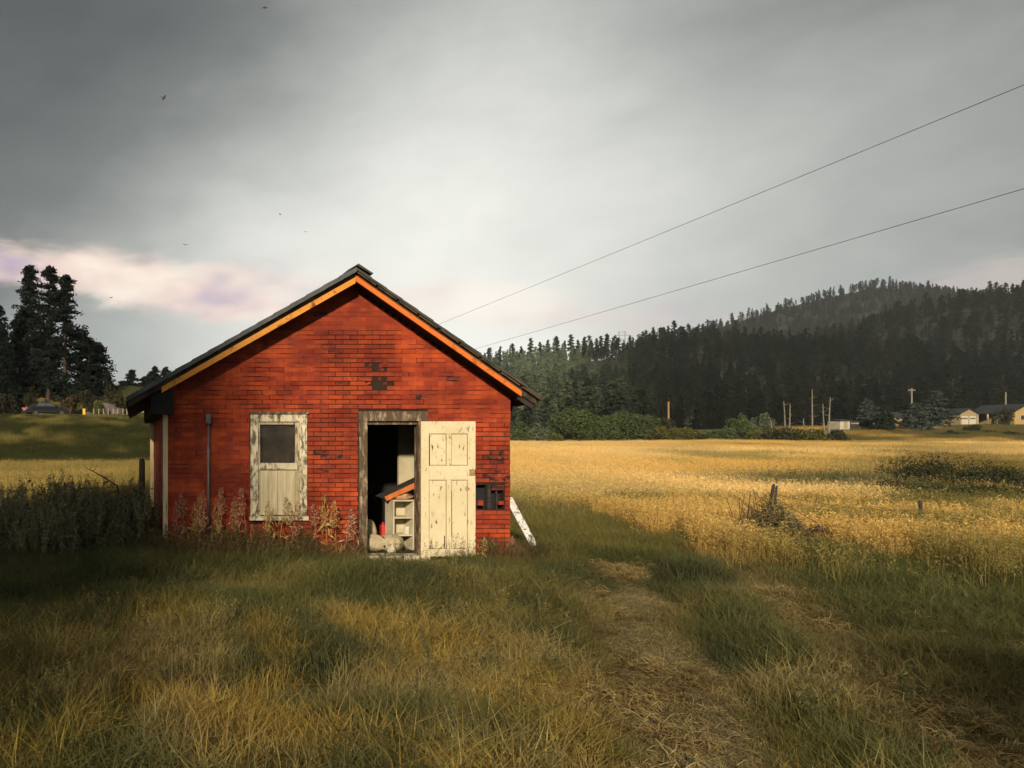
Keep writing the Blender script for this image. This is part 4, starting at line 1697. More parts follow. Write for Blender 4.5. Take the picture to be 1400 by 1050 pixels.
# leaning white plank at the right of the house
pa, pb = Vector((hx(698, 11.25), 11.25, hz(686, 11.25))), Vector((hx(727, 11.05), 11.05, hz(740, 11.05)))
pb2 = pb + (pb - pa) * .12
d = (pa - pb2).normalized()
side = d.cross(Vector((0, -1, .1))).normalized()
nn = side.cross(d).normalized()
M = Matrix((side, d, nn)).transposed().to_4x4()
plank = MB().box(-.052, .052, 0, (pa - pb2).length + .06, -.012, .012).build('plank', MATS['plank_white'], bevel=.003)
plank.matrix_world = Matrix.Translation(pb2) @ M
tag(plank, 'white weathered plank leaning against the right side of the house', 'plank')


# ------------------------------------------------------------------ dry stalks against the house
def dry_stalk(seed, h, mat):
    r = np.random.default_rng(seed)
    root = bpy.data.objects.new('dry_weed', None)
    link(root)
    mb = MB()
    b = (r.random(2) - .5) * .3 * h
    pts = [(b[0] * s ** 2, b[1] * s ** 2, h * s) for s in np.linspace(0, 1, 6)]
    mb.tube(pts, [.005 * (1 - .6 * s) for s in np.linspace(0, 1, 6)], 4)
    o = mb.build('stem', MATS[mat], root)
    top = np.array(pts[-1])
    n = 210
    s = r.random(n)
    a = r.random(n) * 6.283
    L = .16 + .12 * r.random()
    rad = (.014 + .062 * np.sin(np.pi * np.clip(s * 1.0, 0, 1)) * r.random(n))
    c = top[None] + np.stack([np.cos(a) * rad + s * b[0] * .2, np.sin(a) * rad, -s * L * 1.5 - rad * .9 + .03], -1)
    v, t_ = flakes(c, np.full(n, .028), r, 0, 2.2)
    lv = []
    n2 = 22
    s2 = .1 + .6 * r.random(n2)
    a2 = r.random(n2) * 6.283
    c2 = np.stack([np.cos(a2) * .06, np.sin(a2) * .06, s2 * h], -1)
    v2, t2 = flakes(c2, np.full(n2, .12), r, 0, 6)
    vv, tt = cat([(v, t_), (v2, t2)])
    me = raw_mesh('seed_head', vv, tt, 3, MATS[mat])
    o = bpy.data.objects.new('seed_head', me)
    link(o, root)
    return root


def stalks():
    protos = [dry_stalk(s, h, mt) for s, h, mt in ((1, .62, 'dry_pink'), (2, .78, 'dry_pink'), (3, .55, 'dry_straw'), (4, .7, 'dry_straw'))]
    spots = []
    r = random.Random(8)
    for px, py in ((240, 690), (252, 678), (262, 690), (272, 684), (279, 675), (296, 672), (305, 688), (322, 690), (330, 684), (338, 672), (368, 690), (381, 684), (398, 690),
                   (432, 694), (447, 682), (460, 688), (472, 700), (484, 704), (658, 738), (668, 740), (694, 736), (690, 745)):
        spots.append((px, py))
    for i, (px, py) in enumerate(spots):
        k = i % 4 if i >= 4 else i
        o = protos[k] if i < 4 else copy_tree(protos[k])
        y = 10.86 - .2 * r.random()
        top = at(px, py, y)
        o.location = (top.x, y, float(ground_h(top.x, y)))
        hh = (.62, .78, .55, .7)[k]
        s = (top.z - o.location.z + .02) / hh
        o.scale = (min(s, 1.2),) * 2 + (s,)
        o.rotation_euler = (0, 0, r.random() * 6.28)
        if px < 345:
            tag(o, 'dry reddish seed stalk against the dark brick left of the window', 'weed', 'dry stalks left of the window')
        elif px < 420:
            tag(o, 'dry seed stalk in front of the peeling window, %s of three' % {368: 'leftmost', 381: 'middle', 398: 'rightmost'}[px], 'weed', 'dry stalks in front of the window')
        elif px < 500:
            tag(o, 'dry seed stalk between the window and the doorway', 'weed', 'dry stalks between window and door')
        else:
            tag(o, 'thin dry seed stalk at the right corner beside the open door', 'weed', 'dry stalks right of the door')


stalks()


# ------------------------------------------------------------------ trees
def conifer_arrays(seed, h, rmax, nb, ncl, nfl, fs, base=.12, top_round=.0, gap=.25):
    """needle flakes on whorled branches; returns flakes, limb tube mesh"""
    r = np.random.default_rng(seed)
    cen, siz = [], []
    limbs = MB()
    lean = (r.random(2) - .5) * .03 * h
    for i in range(nb):
        u = base + (1 - base) * (i + r.random()) / nb
        if r.random() < gap * (1 - u):
            continue
        prof = (1 - u) ** (.75 - .35 * top_round) * (.55 + .45 * min(1, (u - base + .12) / .25))
        L = rmax * prof * (.55 + .6 * r.random()) + .02 * h * (1 - u) + .012 * h
        a = r.random() * 6.283
        up = .30 * u - .18 + (r.random() - .5) * .25
        z0 = u * h
        ox, oy = lean * u
        p0 = np.array([ox, oy, z0])
        dirv = np.array([math.cos(a), math.sin(a), up])
        p1 = p0 + dirv * L
        if L > .12 * rmax and i % 2 == 0:
            limbs.tube([p0, p0 + dirv * L * .5, p1 - np.array([0, 0, .06 * L])], [.012 * h * (1 - u) * .5 + .004 * h * .3, .004 * h * .5, .001 * h], 4, False)
        s = np.linspace(.18, 1, ncl)
        for sk in s:
            c = p0 + dirv * L * sk - np.array([0, 0, .10 * L * sk ** 2])
            w = (.10 * rmax + .16 * L) * (.5 + .6 * (1 - abs(sk - .6)))
            q = c + r.normal(size=(nfl, 3)) * np.array([w * .5, w * .5, w * .26])
            cen.append(q)
            siz.append(np.full(nfl, fs * (.8 + .5 * r.random())))
    # leader
    q = np.stack([lean[0] + r.normal(size=nfl * 5) * .02 * h * .4, lean[1] + r.normal(size=nfl * 5) * .02 * h * .4, h * (.93 + .09 * r.random(nfl * 5))], -1)
    cen.append(q)
    siz.append(np.full(len(q), fs * .7))
    cen = np.concatenate(cen)
    siz = np.concatenate(siz)
    v, t_ = flakes(cen, siz, r, .35, 2.6)
    return v, t_, limbs, lean


def conifer(name, seed, h, rmax, nb, ncl, nfl, fs, mat, label, group=None, loc=(0, 0, 0), base=.12, top_round=0., gap=.25, bare_top=False):
    v, t_, limbs, lean = conifer_arrays(seed, h, rmax, nb, ncl, nfl, fs, base, top_round, gap)
    root = empty(name, loc)
    tr = MB()
    n = 7
    zs = np.linspace(-.3, h * .97, n)
    tr.tube([(lean[0] * max(z, 0) / h, lean[1] * max(z, 0) / h, z) for z in zs], [h * .017 * (1 - .93 * i / (n - 1)) + .02 for i in range(n)], 8)
    tr.add(limbs.v, limbs.f)
    if bare_top:
        r = np.random.default_rng(seed + 5)
        for i in range(26):
            u = .78 + .22 * r.random()
            a = r.random() * 6.283
            L = h * .085 * (1.25 - u) / .4
            p0 = Vector((0, 0, u * h))
            tr.tube([p0, p0 + Vector((math.cos(a) * L, math.sin(a) * L, L * .6))], [.03, .012], 4, False)
    tr.build('trunk', MATS['bark'], root)
    me = raw_mesh('crown', v, t_, 3, MATS[mat])
    o = bpy.data.objects.new('crown', me)
    link(o, root)
    tag(root, label, 'tree', group)
    return root


def on_ground(px, y, h=ground_h, sink=.2):
    x = (px - CX) * y / F
    return (x, y, float(h(x, y)) - sink)


def top_at(px, py, y, fn=ground_h):
    """height a tree needs so its tip reaches the given picture row"""
    g = on_ground(px, y, fn)
    return EYE - (py - CY) * y / F - g[2], g


def left_trees():
    G = 'tall trees beside the road'
    for i, (px, py, y, rm, sd, base, tr_, mt, bare, lab) in enumerate((
            (44, 366, 96, 3.2, 3, .10, .5, 'needle_dark', True, 'tall ragged pine with a bare twiggy top beside the road'),
            (66, 366, 94, 3.4, 4, .05, .6, 'needle_dark', False, 'tallest full dark spruce in the roadside clump'),
            (88, 378, 93, 3.4, 5, .03, .6, 'needle_dark', False, 'dark spruce at the right of the tall roadside clump'),
            (30, 425, 98, 3.2, 6, .08, .6, 'needle_dark', False, 'shorter dark pine at the left foot of the roadside clump'),
            (110, 452, 95, 3.3, 7, .03, .9, 'needle_dark', False, 'rounded dark conifer on the right shoulder of the roadside clump'),
            (132, 470, 97, 2.9, 8, .03, .9, 'needle_dark', False, 'low bushy dark conifer ending the roadside clump at the right'),
            (-4, 420, 92, 3.0, 9, .05, .3, 'needle_dark', False, 'dark conifer cut by the left edge of the picture'),
            (8, 470, 90, 2.6, 10, .05, .5, 'needle_dark', False, 'small dark conifer near the left picture edge'),
            (55, 455, 99, 3.6, 30, .02, .8, 'needle_dark', False, 'broad dark conifer filling the middle of the roadside clump'),
            (20, 480, 100, 4.2, 31, .02, .9, 'needle_dark', False, 'wide dark conifer low behind the road above the car'))):
        h, g = top_at(px, py, y)
        conifer('pine_tree', sd, h, rm, 125, 7, 8, .50, mt, lab, G, g, base, tr_, .38, bare)
    # small pines farther off between the clump and the roof
    for i, (px, py, y) in enumerate(((168, 522, 150), (180, 507, 148), (197, 516, 152), (212, 502, 150), (226, 503, 151), (158, 530, 149), (240, 510, 152), (205, 512, 160))):
        h, g = top_at(px, py, y)
        conifer('distant_pine', 60 + i, h, 2.6, 60, 5, 5, .7, 'needle_dark', 'small distant dark pine between the tall clump and the house roof',
                'distant pines left of the house roof', g, .03, .6, .1)


left_trees()

# forest: low variants spread over both hills
def forest_meshes():
    out = []
    for i in range(9):
        v, t_, limbs, lean = conifer_arrays(200 + i, 10 * (.75 + .5 * ((i * 7) % 9) / 9), 1.3 + .5 * (i % 4), 50, 4, 4, .60, (.05, .2, .38)[i % 3], (.2, .7, 1.15)[(i // 2) % 3], (.15, .4, .3)[i % 3])
        tv = MB().tube([(0, 0, -.5), (0, 0, 9)], [.16, .03], 5)
        tris = []
        for f in tv.f:
            for k in range(1, len(f) - 1):
                tris.append((f[0], f[k], f[k + 1]))
        out.append(mk('forest_tree', [(v, t_), (np.array([tuple(q) for q in tv.v]), np.array(tris))], 'needle_i'))
    return out


lib_collection('lib_forest', forest_meshes())


def forests():
    r = np.random.default_rng(12)
    n = 13000
    x = -60 + 760 * r.random(n)
    y = 136 + 300 * r.random(n)
    px = CX + F * x / y
    y0 = 134 + 52 * sstep(85, 140, x)
    k = (px > 310) & (px < 1520) & (y > y0) & (r.random(n) < .75)
    # clearing near the crest
    cl = (((px - 828) / 24) ** 2 + ((y - 372) / 34) ** 2) < 1
    k &= ~(cl & (r.random(n) < .93))
    x, y = x[k], y[k]
    z = hill1_h(x, y)
    sc = .60 + .62 * r.random(len(x)) ** 1.4
    g = r.random((len(x), 1))
    far = sstep(150, 400, y)[:, None]
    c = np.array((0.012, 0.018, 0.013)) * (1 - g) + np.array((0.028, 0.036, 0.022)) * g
    lit = (1 - sstep(720, 930, CX + F * x / y))[:, None]  # sunlit left and cloud-shaded right of the slope put into the tree tint
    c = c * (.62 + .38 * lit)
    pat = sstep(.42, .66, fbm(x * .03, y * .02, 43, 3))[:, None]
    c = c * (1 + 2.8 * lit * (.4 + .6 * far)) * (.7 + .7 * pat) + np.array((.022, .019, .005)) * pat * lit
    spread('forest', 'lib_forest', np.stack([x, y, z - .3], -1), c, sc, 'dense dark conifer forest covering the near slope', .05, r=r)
    n = 11000
    x = 330 + 950 * r.random(n)
    y = 470 + 320 * r.random(n)
    px = CX + F * x / y
    k = (px > 820) & (px < 1520) & (hill2_h(x, y) > -4)
    x, y = x[k], y[k]
    g = r.random((len(x), 1))
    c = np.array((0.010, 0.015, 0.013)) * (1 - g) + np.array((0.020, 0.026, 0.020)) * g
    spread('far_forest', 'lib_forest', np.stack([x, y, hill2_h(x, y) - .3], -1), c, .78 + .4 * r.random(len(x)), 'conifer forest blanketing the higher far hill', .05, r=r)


forests()


def skyline():
    """pines standing one by one against the sky on the near ridge"""
    r = random.Random(4)
    protos = []
    for i in range(5):
        c = conifer('ridge_pine', 300 + i, 10, 1.5 + .3 * (i % 3), 60, 5, 5, .55, 'needle', 'pine', None, (0, 0, 0), .22, .6, .3)
        protos.append(c)
    i = 0
    for px, py in ((668, 476), (684, 474), (700, 470), (712, 474), (726, 463), (738, 468), (749, 465), (760, 460), (772, 466), (781, 458), (790, 465), (799, 461), (808, 466),
                   (815, 463), (822, 460), (830, 457), (837, 468), (846, 462), (861, 459), (873, 463), (884, 458), (893, 451), (903, 448), (913, 446), (922, 439), (931, 446),
                   (941, 443), (952, 447), (961, 443), (970, 446)):
        y = 392 + r.uniform(-4, 10)
        x = (px - CX) * y / F
        g = float(hill1_h(x, y)) - .3
        h = max(8.0, EYE - (py - CY) * y / F - g)
        o = protos[i] if i < 5 else copy_tree(protos[i % 5])
        o.location = (x, y, g)
        s = h / 10
        o.scale = (s * r.uniform(.85, 1.15),) * 2 + (s,)
        o.rotation_euler.z = r.random() * 6.28
        if px < 860:
            tag(o, 'pine standing out against the sky on the low left end of the ridge', 'tree', 'skyline pines on the low ridge')
        else:
            tag(o, 'pine on the rising ridge crest just left of the far hill', 'tree', 'skyline pines on the rising ridge')
        i += 1


skyline()


def bush(name, seed, rx, ry, rz, n, fs, mat, label, cat_='bush', group=None, loc=(0, 0, 0), lobes=9):
    r = np.random.default_rng(seed)
    root = empty(name, loc)
    cen = []
    st = MB()
    for i in range(lobes):
        a = r.random() * 6.283
        q = np.sqrt(r.random()) * .75
        c = np.array([np.cos(a) * q * rx, np.sin(a) * q * ry, rz * (.25 + .62 * r.random() * (1 - .5 * q))])
        s = np.array([rx, ry, rz * .8]) * (.16 + .24 * r.random())
        m = n // lobes
        d = r.normal(size=(m, 3))
        d /= np.linalg.norm(d, axis=1)[:, None]
        rad = (.45 + .62 * r.random(m) ** .6)[:, None]
        p_ = c + d * s * rad
        cen.append(p_)
        st.tube([(0, 0, -.2), tuple(c * np.array([.5, .5, .55])), tuple(c + np.array([0, 0, s[2] * .5]))], [.02 * rz + .01, .014 * rz, .004 * rz], 4, False)
    cen = np.concatenate(cen)
    cen[:, 2] = np.maximum(cen[:, 2], .03)
    v, t_ = flakes(cen, np.full(len(cen), fs), r, .1, 1.7)
    me = raw_mesh('foliage', v, t_, 3, MATS[mat])
    o = bpy.data.objects.new('foliage', me)
    link(o, root)
    st.build('stems', MATS['bark'], root)
    tag(root, label, cat_, group)
    return root


def bushes():
    G = 'thicket at the far edge of the field'
    Ls = [(712, 575, 118, 2.6, 'leaf_bush', 'low green bush at the right corner of the house wall'),
          (737, 578, 116, 1.5, 'leaf_grey', 'small pale grey green bush left of the big thicket'),
          (757, 590, 115, 1.6, 'leaf_olive', 'low olive bush at the left foot of the big thicket'),
          (790, 548, 119, 4.2, 'leaf_bush', 'tallest broad leaved bush at the left of the thicket'),
          (822, 556, 118, 4.0, 'leaf_bush', 'broad green bush second from the left in the thicket'),
          (852, 558, 118, 3.6, 'leaf_bush', 'dense green bush in the middle of the thicket'),
          (880, 565, 117, 3.2, 'leaf_bush', 'green bush right of the middle of the thicket'),
          (905, 568, 117, 2.8, 'leaf_dark', 'dark bush under the pale utility pole'),
          (918, 578, 114, 3.4, 'leaf_olive', 'wide rounded olive bush bulging into the golden field'),
          (955, 585, 116, 2.2, 'leaf_dark', 'low dark bush right of the rounded olive one'),
          (985, 582, 115, 3.0, 'leaf_bush', 'wide low green bush along the right half of the field edge'),
          (1012, 562, 124, 2.4, 'leaf_bush', 'tall pale green bush behind the right end of the thicket'),
          (1046, 580, 116, 2.4, 'leaf_olive', 'sparse olive bush between the thicket and the pale trunks'),
          (1075, 584, 113, 3.0, 'leaf_dark', 'dark shrub below the bare pale trunks'),
          (1105, 583, 112, 2.8, 'leaf_olive', 'brownish shrub right of the bare pale trunks'),
          (1135, 586, 112, 2.4, 'leaf_dark', 'dark shrub in front of the small white shed'),
          (1040, 560, 130, 2.6, 'leaf_grey', 'thin pale shrub at the forest foot left of the bare trunks')]
    for i, (px, py, y, rx, mt, lab) in enumerate(Ls):
        h, g = top_at(px, py, y)
        bush('bush', 400 + i, rx, rx * .8, h * .95, int(1500 + 260 * rx * h), .34, mt, lab, 'bush', G, g, 22)
    # shrubs in the field at the right
    G = 'dark shrubs in the right half of the field'
    for i, (px, py, y, rx, mt, lab) in enumerate((
            (1262, 632, 24, 1.4, 'leaf_dark', 'dark shrub at the left of the shaded group in the right field'),
            (1300, 617, 25, 1.9, 'leaf_dark', 'tallest dark shrub in the shaded group of the right field'),
            (1345, 630, 23, 1.9, 'leaf_dark', 'dark shrub in the middle right of the shaded group'),
            (1392, 626, 22, 1.9, 'leaf_dark', 'dark shrub at the right picture edge in the field'),
            (1232, 645, 22, .9, 'leaf_brown', 'brownish low shrub left of the dark group'),
            (1320, 655, 19.5, 1.4, 'leaf_dark', 'low dark shrub in front of the tallest one'),
            (1380, 655, 19, 1.4, 'leaf_dark', 'low dark shrub near the right edge above the oats'),
            (1286, 652, 20, 1.1, 'leaf_bush', 'low green shrub in front of the left end of the shaded group'),
            (1170, 648, 27, .7, 'leaf_bush', 'small green shrub standing in the green belt'),
            (1185, 611, 60, .8, 'leaf_brown', 'small brown shrub on the golden field left of two alike'),
            (1222, 610, 55, 1.0, 'leaf_brown', 'brown shrub standing up from the golden field'),
            (1110, 655, 26, .7, 'leaf_dark', 'low dark clump at the left end of the green belt'))):
        h, g = top_at(px, py, y)
        bush('shrub', 450 + i, rx * 1.25, rx, max(h, .5) * .95, int(2200 + 2600 * rx), .045 + .0008 * y, mt, lab, 'shrub', G, g, 18)
    # spruces by the cottages
    G = 'spruces among the cottages'
    for i, (px, py, y, rm, lab) in enumerate((
            (1186, 547, 150, 2.6, 'blue green spruce behind the small white shed'),
            (1209, 556, 143, 2.0, 'narrow dark spruce left of the tan cottage'),
            (1251, 552, 144, 2.9, 'spruce right of the tan cottage below the utility pole'),
            (1280, 536, 150, 3.4, 'tallest wide spruce between the tan cottage and the garage'))):
        h, g = top_at(px, py, y)
        conifer('spruce_tree', 500 + i, h, rm, 90, 6, 6, .62, 'needle_blue' if i != 1 else 'needle', lab, G, g, .02, .2, .05)
    for i, (px, py, y, rx, mt, lab) in enumerate((
            (1298, 588, 136, 2.6, 'leaf_dark', 'dark rounded bush at the foot of the tallest spruce'),
            (1330, 578, 140, 1.6, 'leaf_dark', 'upright dark bush in front of the garage'),
            (1352, 590, 138, 1.4, 'leaf_brown', 'reddish low bush right of the garage doors'),
            (1385, 590, 134, 3.0, 'leaf_dark', 'low spreading bush before the yellow building'),
            (1303, 566, 166, 1.8, 'leaf_brown', 'brown bush beside the left wall of the garage'),
            (1373, 553, 155, 2.2, 'leaf_dark', 'tall dark bush left of the yellow building'))):
        h, g = top_at(px, py, y)
        bush('bush', 470 + i, rx, rx * .8, max(h, .8) * .95, 1600, .30, mt, lab, 'bush', 'bushes near the cottages', g, 14)
    # bushes and boulders on the cut slope by the road
    r = random.Random(3)
    for i, (px, py, y, rx, mt) in enumerate(((118, 528, 88, 1.6, 'leaf_dark'), (150, 520, 90, 1.8, 'leaf_dark'), (172, 532, 90, 1.4, 'leaf_brown'), (195, 530, 92, 1.8, 'leaf_dark'),
                                             (95, 535, 87, 1.2, 'leaf_brown'), (40, 530, 88, 2.0, 'leaf_dark'), (10, 530, 88, 2.2, 'leaf_dark'), (136, 545, 86, .9, 'leaf_olive'))):
        h, g = top_at(px, py, y)
        bush('bush', 520 + i, rx, rx * .8, max(h, .8), 900, .26, mt, 'scrubby dark bush on the rocky cut slope behind the road', 'bush', 'bushes on the cut slope', g, 7)
    for i, (px, y, s) in enumerate(((140, 86.5, .8), (122, 87, .6), (160, 88, .9), (178, 87, .55), (105, 86, .5), (148, 89.5, 1.1), (185, 89, .7), (44, 89, .7), (57, 88, .5))):
        g = on_ground(px, y)
        o = lump('boulder', 'rock', g[0], g[1], g[2] + s * .4, s, s * .8, s * .7, 40 + i, 3, .22, False)
        tag(o, 'grey boulder on the rocky cut slope behind the road', 'rock', 'boulders on the cut slope')


bushes()


def bare_trunks():
    G = 'bare pale trunks at the forest foot'
    for i, (px, t, b, tilt, lab) in enumerate((
            (1110, 532, 587, .01, 'tall bare pale trunk, leftmost of the thick three'), (1128, 552, 586, -.05, 'shorter bare pale trunk in the middle of the three'),
            (1133, 543, 586, .03, 'bare pale trunk, rightmost of the three'), (1101, 572, 587, -.08, 'short leaning pale trunk left of the tall ones'),
            (1075, 548, 580, -.06, 'thin pale leaning trunk above the pale shrub'), (1078, 552, 584, .04, 'thin pale trunk right beside the leaning one'),
            (1058, 575, 590, -.1, 'short white snag far left of the tall trunks'), (920, 440, 456, 0.0, None))):
        if lab is None:
            continue
        y = 126
        x = (px - CX) * y / F
        z0, z1 = float(ground_h(x, y)) - .3, EYE - (t - CY) * y / F
        h = z1 - z0
        mb = MB()
        r = random.Random(i)
        pts = [(tilt * h * s + .05 * math.sin(5 * s + i), 0, h * s) for s in np.linspace(0, 1, 6)]
        mb.tube(pts, [.17 * (1 - .7 * s) for s in np.linspace(0, 1, 6)], 6)
        root = empty('bare_trunk', (x, y, z0))
        mb.build('trunk', MATS['pale_bark'], root)
        bb = MB()
        for k in range(7):
            s = .35 + .6 * r.random()
            a = r.random() * 6.28
            L = .8 * r.uniform(.5, 1.2)
            p0 = Vector((tilt * h * s, 0, h * s))
            bb.tube([p0, p0 + Vector((math.cos(a) * L, math.sin(a) * L, .45 * L))], [.035, .01], 4, False)
        bb.build('branches', MATS['pale_bark'], root)
        tag(root, lab, 'tree', G)


bare_trunks()


# ------------------------------------------------------------------ far buildings, poles, wires
def gable_house(name, label, px0, px1, pyb, y, wall_h, depth, roof_h, wallm, roofm, over=.35, front_gable=True, rz=0.0):
    xa, xb = (px0 - CX) * y / F, (px1 - CX) * y / F
    zb = EYE - (pyb - CY) * y / F
    w = xb - xa
    root = empty(name, ((xa + xb) / 2, y, zb), rz)
    tag(root, label, 'building')
    if front_gable:
        MB().prism([(-w / 2, -1), (w / 2, -1), (w / 2, wall_h), (0, wall_h + roof_h), (-w / 2, wall_h)], 0, depth).build('wall', MATS[wallm], root)
        sl = roof_h / (w / 2)
        for s in (-1, 1):
            e = w / 2 + over
            MB().prism([(0, wall_h + roof_h + .02), (s * e, wall_h - over * sl + .02), (s * e, wall_h - over * sl + .2), (0, wall_h + roof_h + .2)], -over, depth + over).build('roof', MATS[roofm], root)
    else:
        MB().box(-w / 2, w / 2, 0, depth, -1, wall_h).build('wall', MATS[wallm], root)
        v = [(-w / 2 - over, -over, wall_h - .05), (w / 2 + over, -over, wall_h - .05), (w / 2 + over, depth / 2, wall_h + roof_h), (-w / 2 - over, depth / 2, wall_h + roof_h),
             (-w / 2 - over, depth + over, wall_h - .05), (w / 2 + over, depth + over, wall_h - .05)]
        v2 = [(a, b, c + .18) for a, b, c in v]
        MB().add(v + v2, [(0, 1, 2, 3), (3, 2, 5, 4), (6, 7, 8, 9), (9, 8, 11, 10), (0, 1, 7, 6), (4, 5, 11, 10), (0, 3, 9, 6), (3, 4, 10, 9), (1, 2, 8, 7), (2, 5, 11, 8)]).build('roof', MATS[roofm], root)
    return root, w


def opening(root, name, x0, x1, z0, z1, mat, y=-.05, frame=None):
    o = MB().box(x0, x1, y, .02, z0, z1).build(name, MATS[mat], root)
    if frame:
        MB().box(x0 - .12, x0, y - .03, .015, z0 - .1, z1 + .12).box(x1, x1 + .12, y - .03, .015, z0 - .1, z1 + .12).box(x0, x1, y - .032, .015, z1, z1 + .12).build('frame', MATS[frame], o)
    return o


def buildings():
    Y0 = 160
    r, w = gable_house('garage', 'tan gabled garage with two white doors among the far trees', 1313, 1335.5, 580, Y0, 2.35, 6.5, .95, 'far_wall_tan', 'far_roof')
    for s in (-1, 1):
        d = opening(r, 'garage_door', s * .84 - .68, s * .84 + .68, 0, 1.75, 'far_door_white')
        for k in range(3):
            MB().box(s * .84 - .52 + k * .37, s * .84 - .24 + k * .37, -.07, -.04, 1.1, 1.4).build('pane', MATS['far_dark'], d)
    # carport to its right
    c = empty('carport', (((1340 - CX) * Y0 / F), Y0 + .6, EYE + 20 * Y0 / F))
    tag(c, 'long low dark roofed carport attached right of the garage', 'carport')
    MB().prism([(-.6, 2.35), (6.6, 2.25), (6.6, 2.45), (-.6, 2.6)], -.5, 5.5).build('roof', MATS['far_roof'], c)
    for x in (.0, 2.2, 4.4, 6.4):
        MB().box(x - .09, x + .09, -.2, 0, -1, 2.3).build('post', MATS['far_door_white'], c)
    MB().box(0, 6.4, 4.9, 5.1, -1, 2.3).build('back_wall', MATS['far_dark'], c)
    r, w = gable_house('cottage', 'tan cottage with a dark roof between two spruces', 1217, 1244, 584, 152, 2.0, 6, 1.05, 'far_wall_tan', 'far_roof', .4, False)
    opening(r, 'window', -w / 2 + .75, -w / 2 + 1.3, .75, 1.6, 'far_dark', frame='far_door_white')
    opening(r, 'window', .6, 1.2, .8, 1.5, 'far_dark', frame='far_door_white')
    MB().box(-.2, .2, 2.6, 3.0, 2.4, 3.5).build('chimney', MATS['far_wall_white'], r)
    r, w = gable_house('white_shed', 'small white shed left of the spruces', 1148.5, 1162, 585, 146, 1.35, 2.6, .25, 'far_wall_white', 'far_roof', .12, False)
    opening(r, 'door', -.2, .45, 0, 1.2, 'far_wall_tan')
    r, w = gable_house('low_shelter', 'low dark open shelter right beside the small white shed', 1163, 1174, 583.5, 147.5, .95, 2.4, .15, 'far_dark', 'far_roof', .12, False)
    opening(r, 'beam', -w / 2, w / 2, .55, .8, 'far_wall_tan')
    r, w = gable_house('yellow_building', 'yellow gabled building cut by the right picture edge', 1387, 1420, 580, 158, 2.7, 8, 1.5, 'far_wall_yellow', 'far_roof', .3)
    opening(r, 'window', -1.3, -.5, 1.0, 1.9, 'far_dark', frame='far_door_white')
    opening(r, 'door', .6, 1.5, 0, 2.0, 'far_dark', frame='far_door_white')


buildings()


def utility_pole(px, pt, y, label, mat='pole_wood', arms=1, rad=.16, fn=ground_h):
    x = (px - CX) * y / F
    z0 = float(fn(x, y)) - .5
    z1 = EYE - (pt - CY) * y / F
    root = empty('utility_pole', (x, y, z0))
    tag(root, label, 'utility pole', 'utility poles in the distance')
    h = z1 - z0
    MB().tube([(0, 0, 0), (0, 0, h)], [rad, rad * .75], 8).build('pole', MATS[mat], root)
    for k in range(arms):
        z = h - .5 - k * .9
        arm = MB().box(-.75, .75, -.05, .05, z, z + .11).build('crossarm', MATS[mat], root)
        for s in (-.65, -.3, .3, .65):
            MB().tube([(s, 0, z + .14), (s, 0, z + .32)], .05, 6).build('insulator', MATS['far_wall_white'], arm)
    return root


utility_pole(914, 549, 124, 'pale wooden pole rising from the thicket', arms=0)
utility_pole(1246.5, 531, 156, 'wooden utility pole with crossarm behind the tan cottage', 'pale_post', 1)
utility_pole(1375, 536, 170, 'pale utility pole left of the yellow building', 'pale_post', 0)


def pylon():
    y = 396
    px = 850.5
    x = (px - CX) * y / F
    z0 = float(hill1_h(x, y)) - .5
    z1 = EYE - (453 - CY) * y / F
    h = z1 - z0
    root = empty('transmission_pylon', (x, y, z0))
    tag(root, 'thin two legged power pylon on the ridge among the pines', 'pylon')
    for s in (-1, 1):
        MB().tube([(s * 1.6, 0, 0), (s * 1.6, 0, h)], .16, 6).build('leg', MATS['pale_post'], root)
    MB().box(-4.2, 4.2, -.12, .12, h * .86, h * .86 + .25).build('crossarm', MATS['pale_post'], root)
    MB().box(-2.2, 2.2, -.12, .12, h * .97, h * .97 + .2).build('crossarm', MATS['pale_post'], root)
    b = MB().tube([(-1.6, 0, h * .55), (1.6, 0, h * .84)], .08, 5).tube([(1.6, 0, h * .55), (-1.6, 0, h * .84)], .08, 5)
    b.build('brace', MATS['pale_post'], root)


pylon()


def wires():
    for px, py, lab in ((1400, 116, 'upper black overhead wire crossing the sky'), (1400, 258, 'lower black overhead wire crossing the sky')):
        x0 = 17.9
        y1 = x0 * F / (px - CX)
        z1 = EYE + (CY - py) * y1 / F
        pts = []
        for y in np.concatenate([np.linspace(-25, 30, 30), np.linspace(32, 230, 60)]):
            sag = -2.6 * (1 - ((y - 102) / 128) ** 2) * 0
            z = z1 - .0125 * (y - y1) + .00006 * (y - y1) ** 2 - .9 * sstep(14, 40, y) * 0
            pts.append((x0 + .010 * (y - y1), y, z))
        o = MB().tube(pts, .0065, 6).build('overhead_wire', MATS['wire_black'], smooth=True)
        tag(o, lab, 'wire', 'overhead wires')


wires()
# the poles that carry the wires stand out of frame behind the viewer and far off
for x, y, lab in ((17.5, -25.3, 'wooden pole behind the viewpoint carrying the overhead wires'), (20.0, 230.3, 'far wooden pole hidden behind the house carrying the overhead wires')):
    root = empty('utility_pole', (x, y, float(ground_h(x, y)) - .5))
    tag(root, lab, 'utility pole')
    MB().tube([(0, 0, 0), (0, 0, 13)], [.17, .12], 8).build('pole', MATS['pole_wood'], root)
    MB().box(-.4, 1.0, -.06, .06, 10.2, 10.34).build('crossarm', MATS['pole_wood'], root)


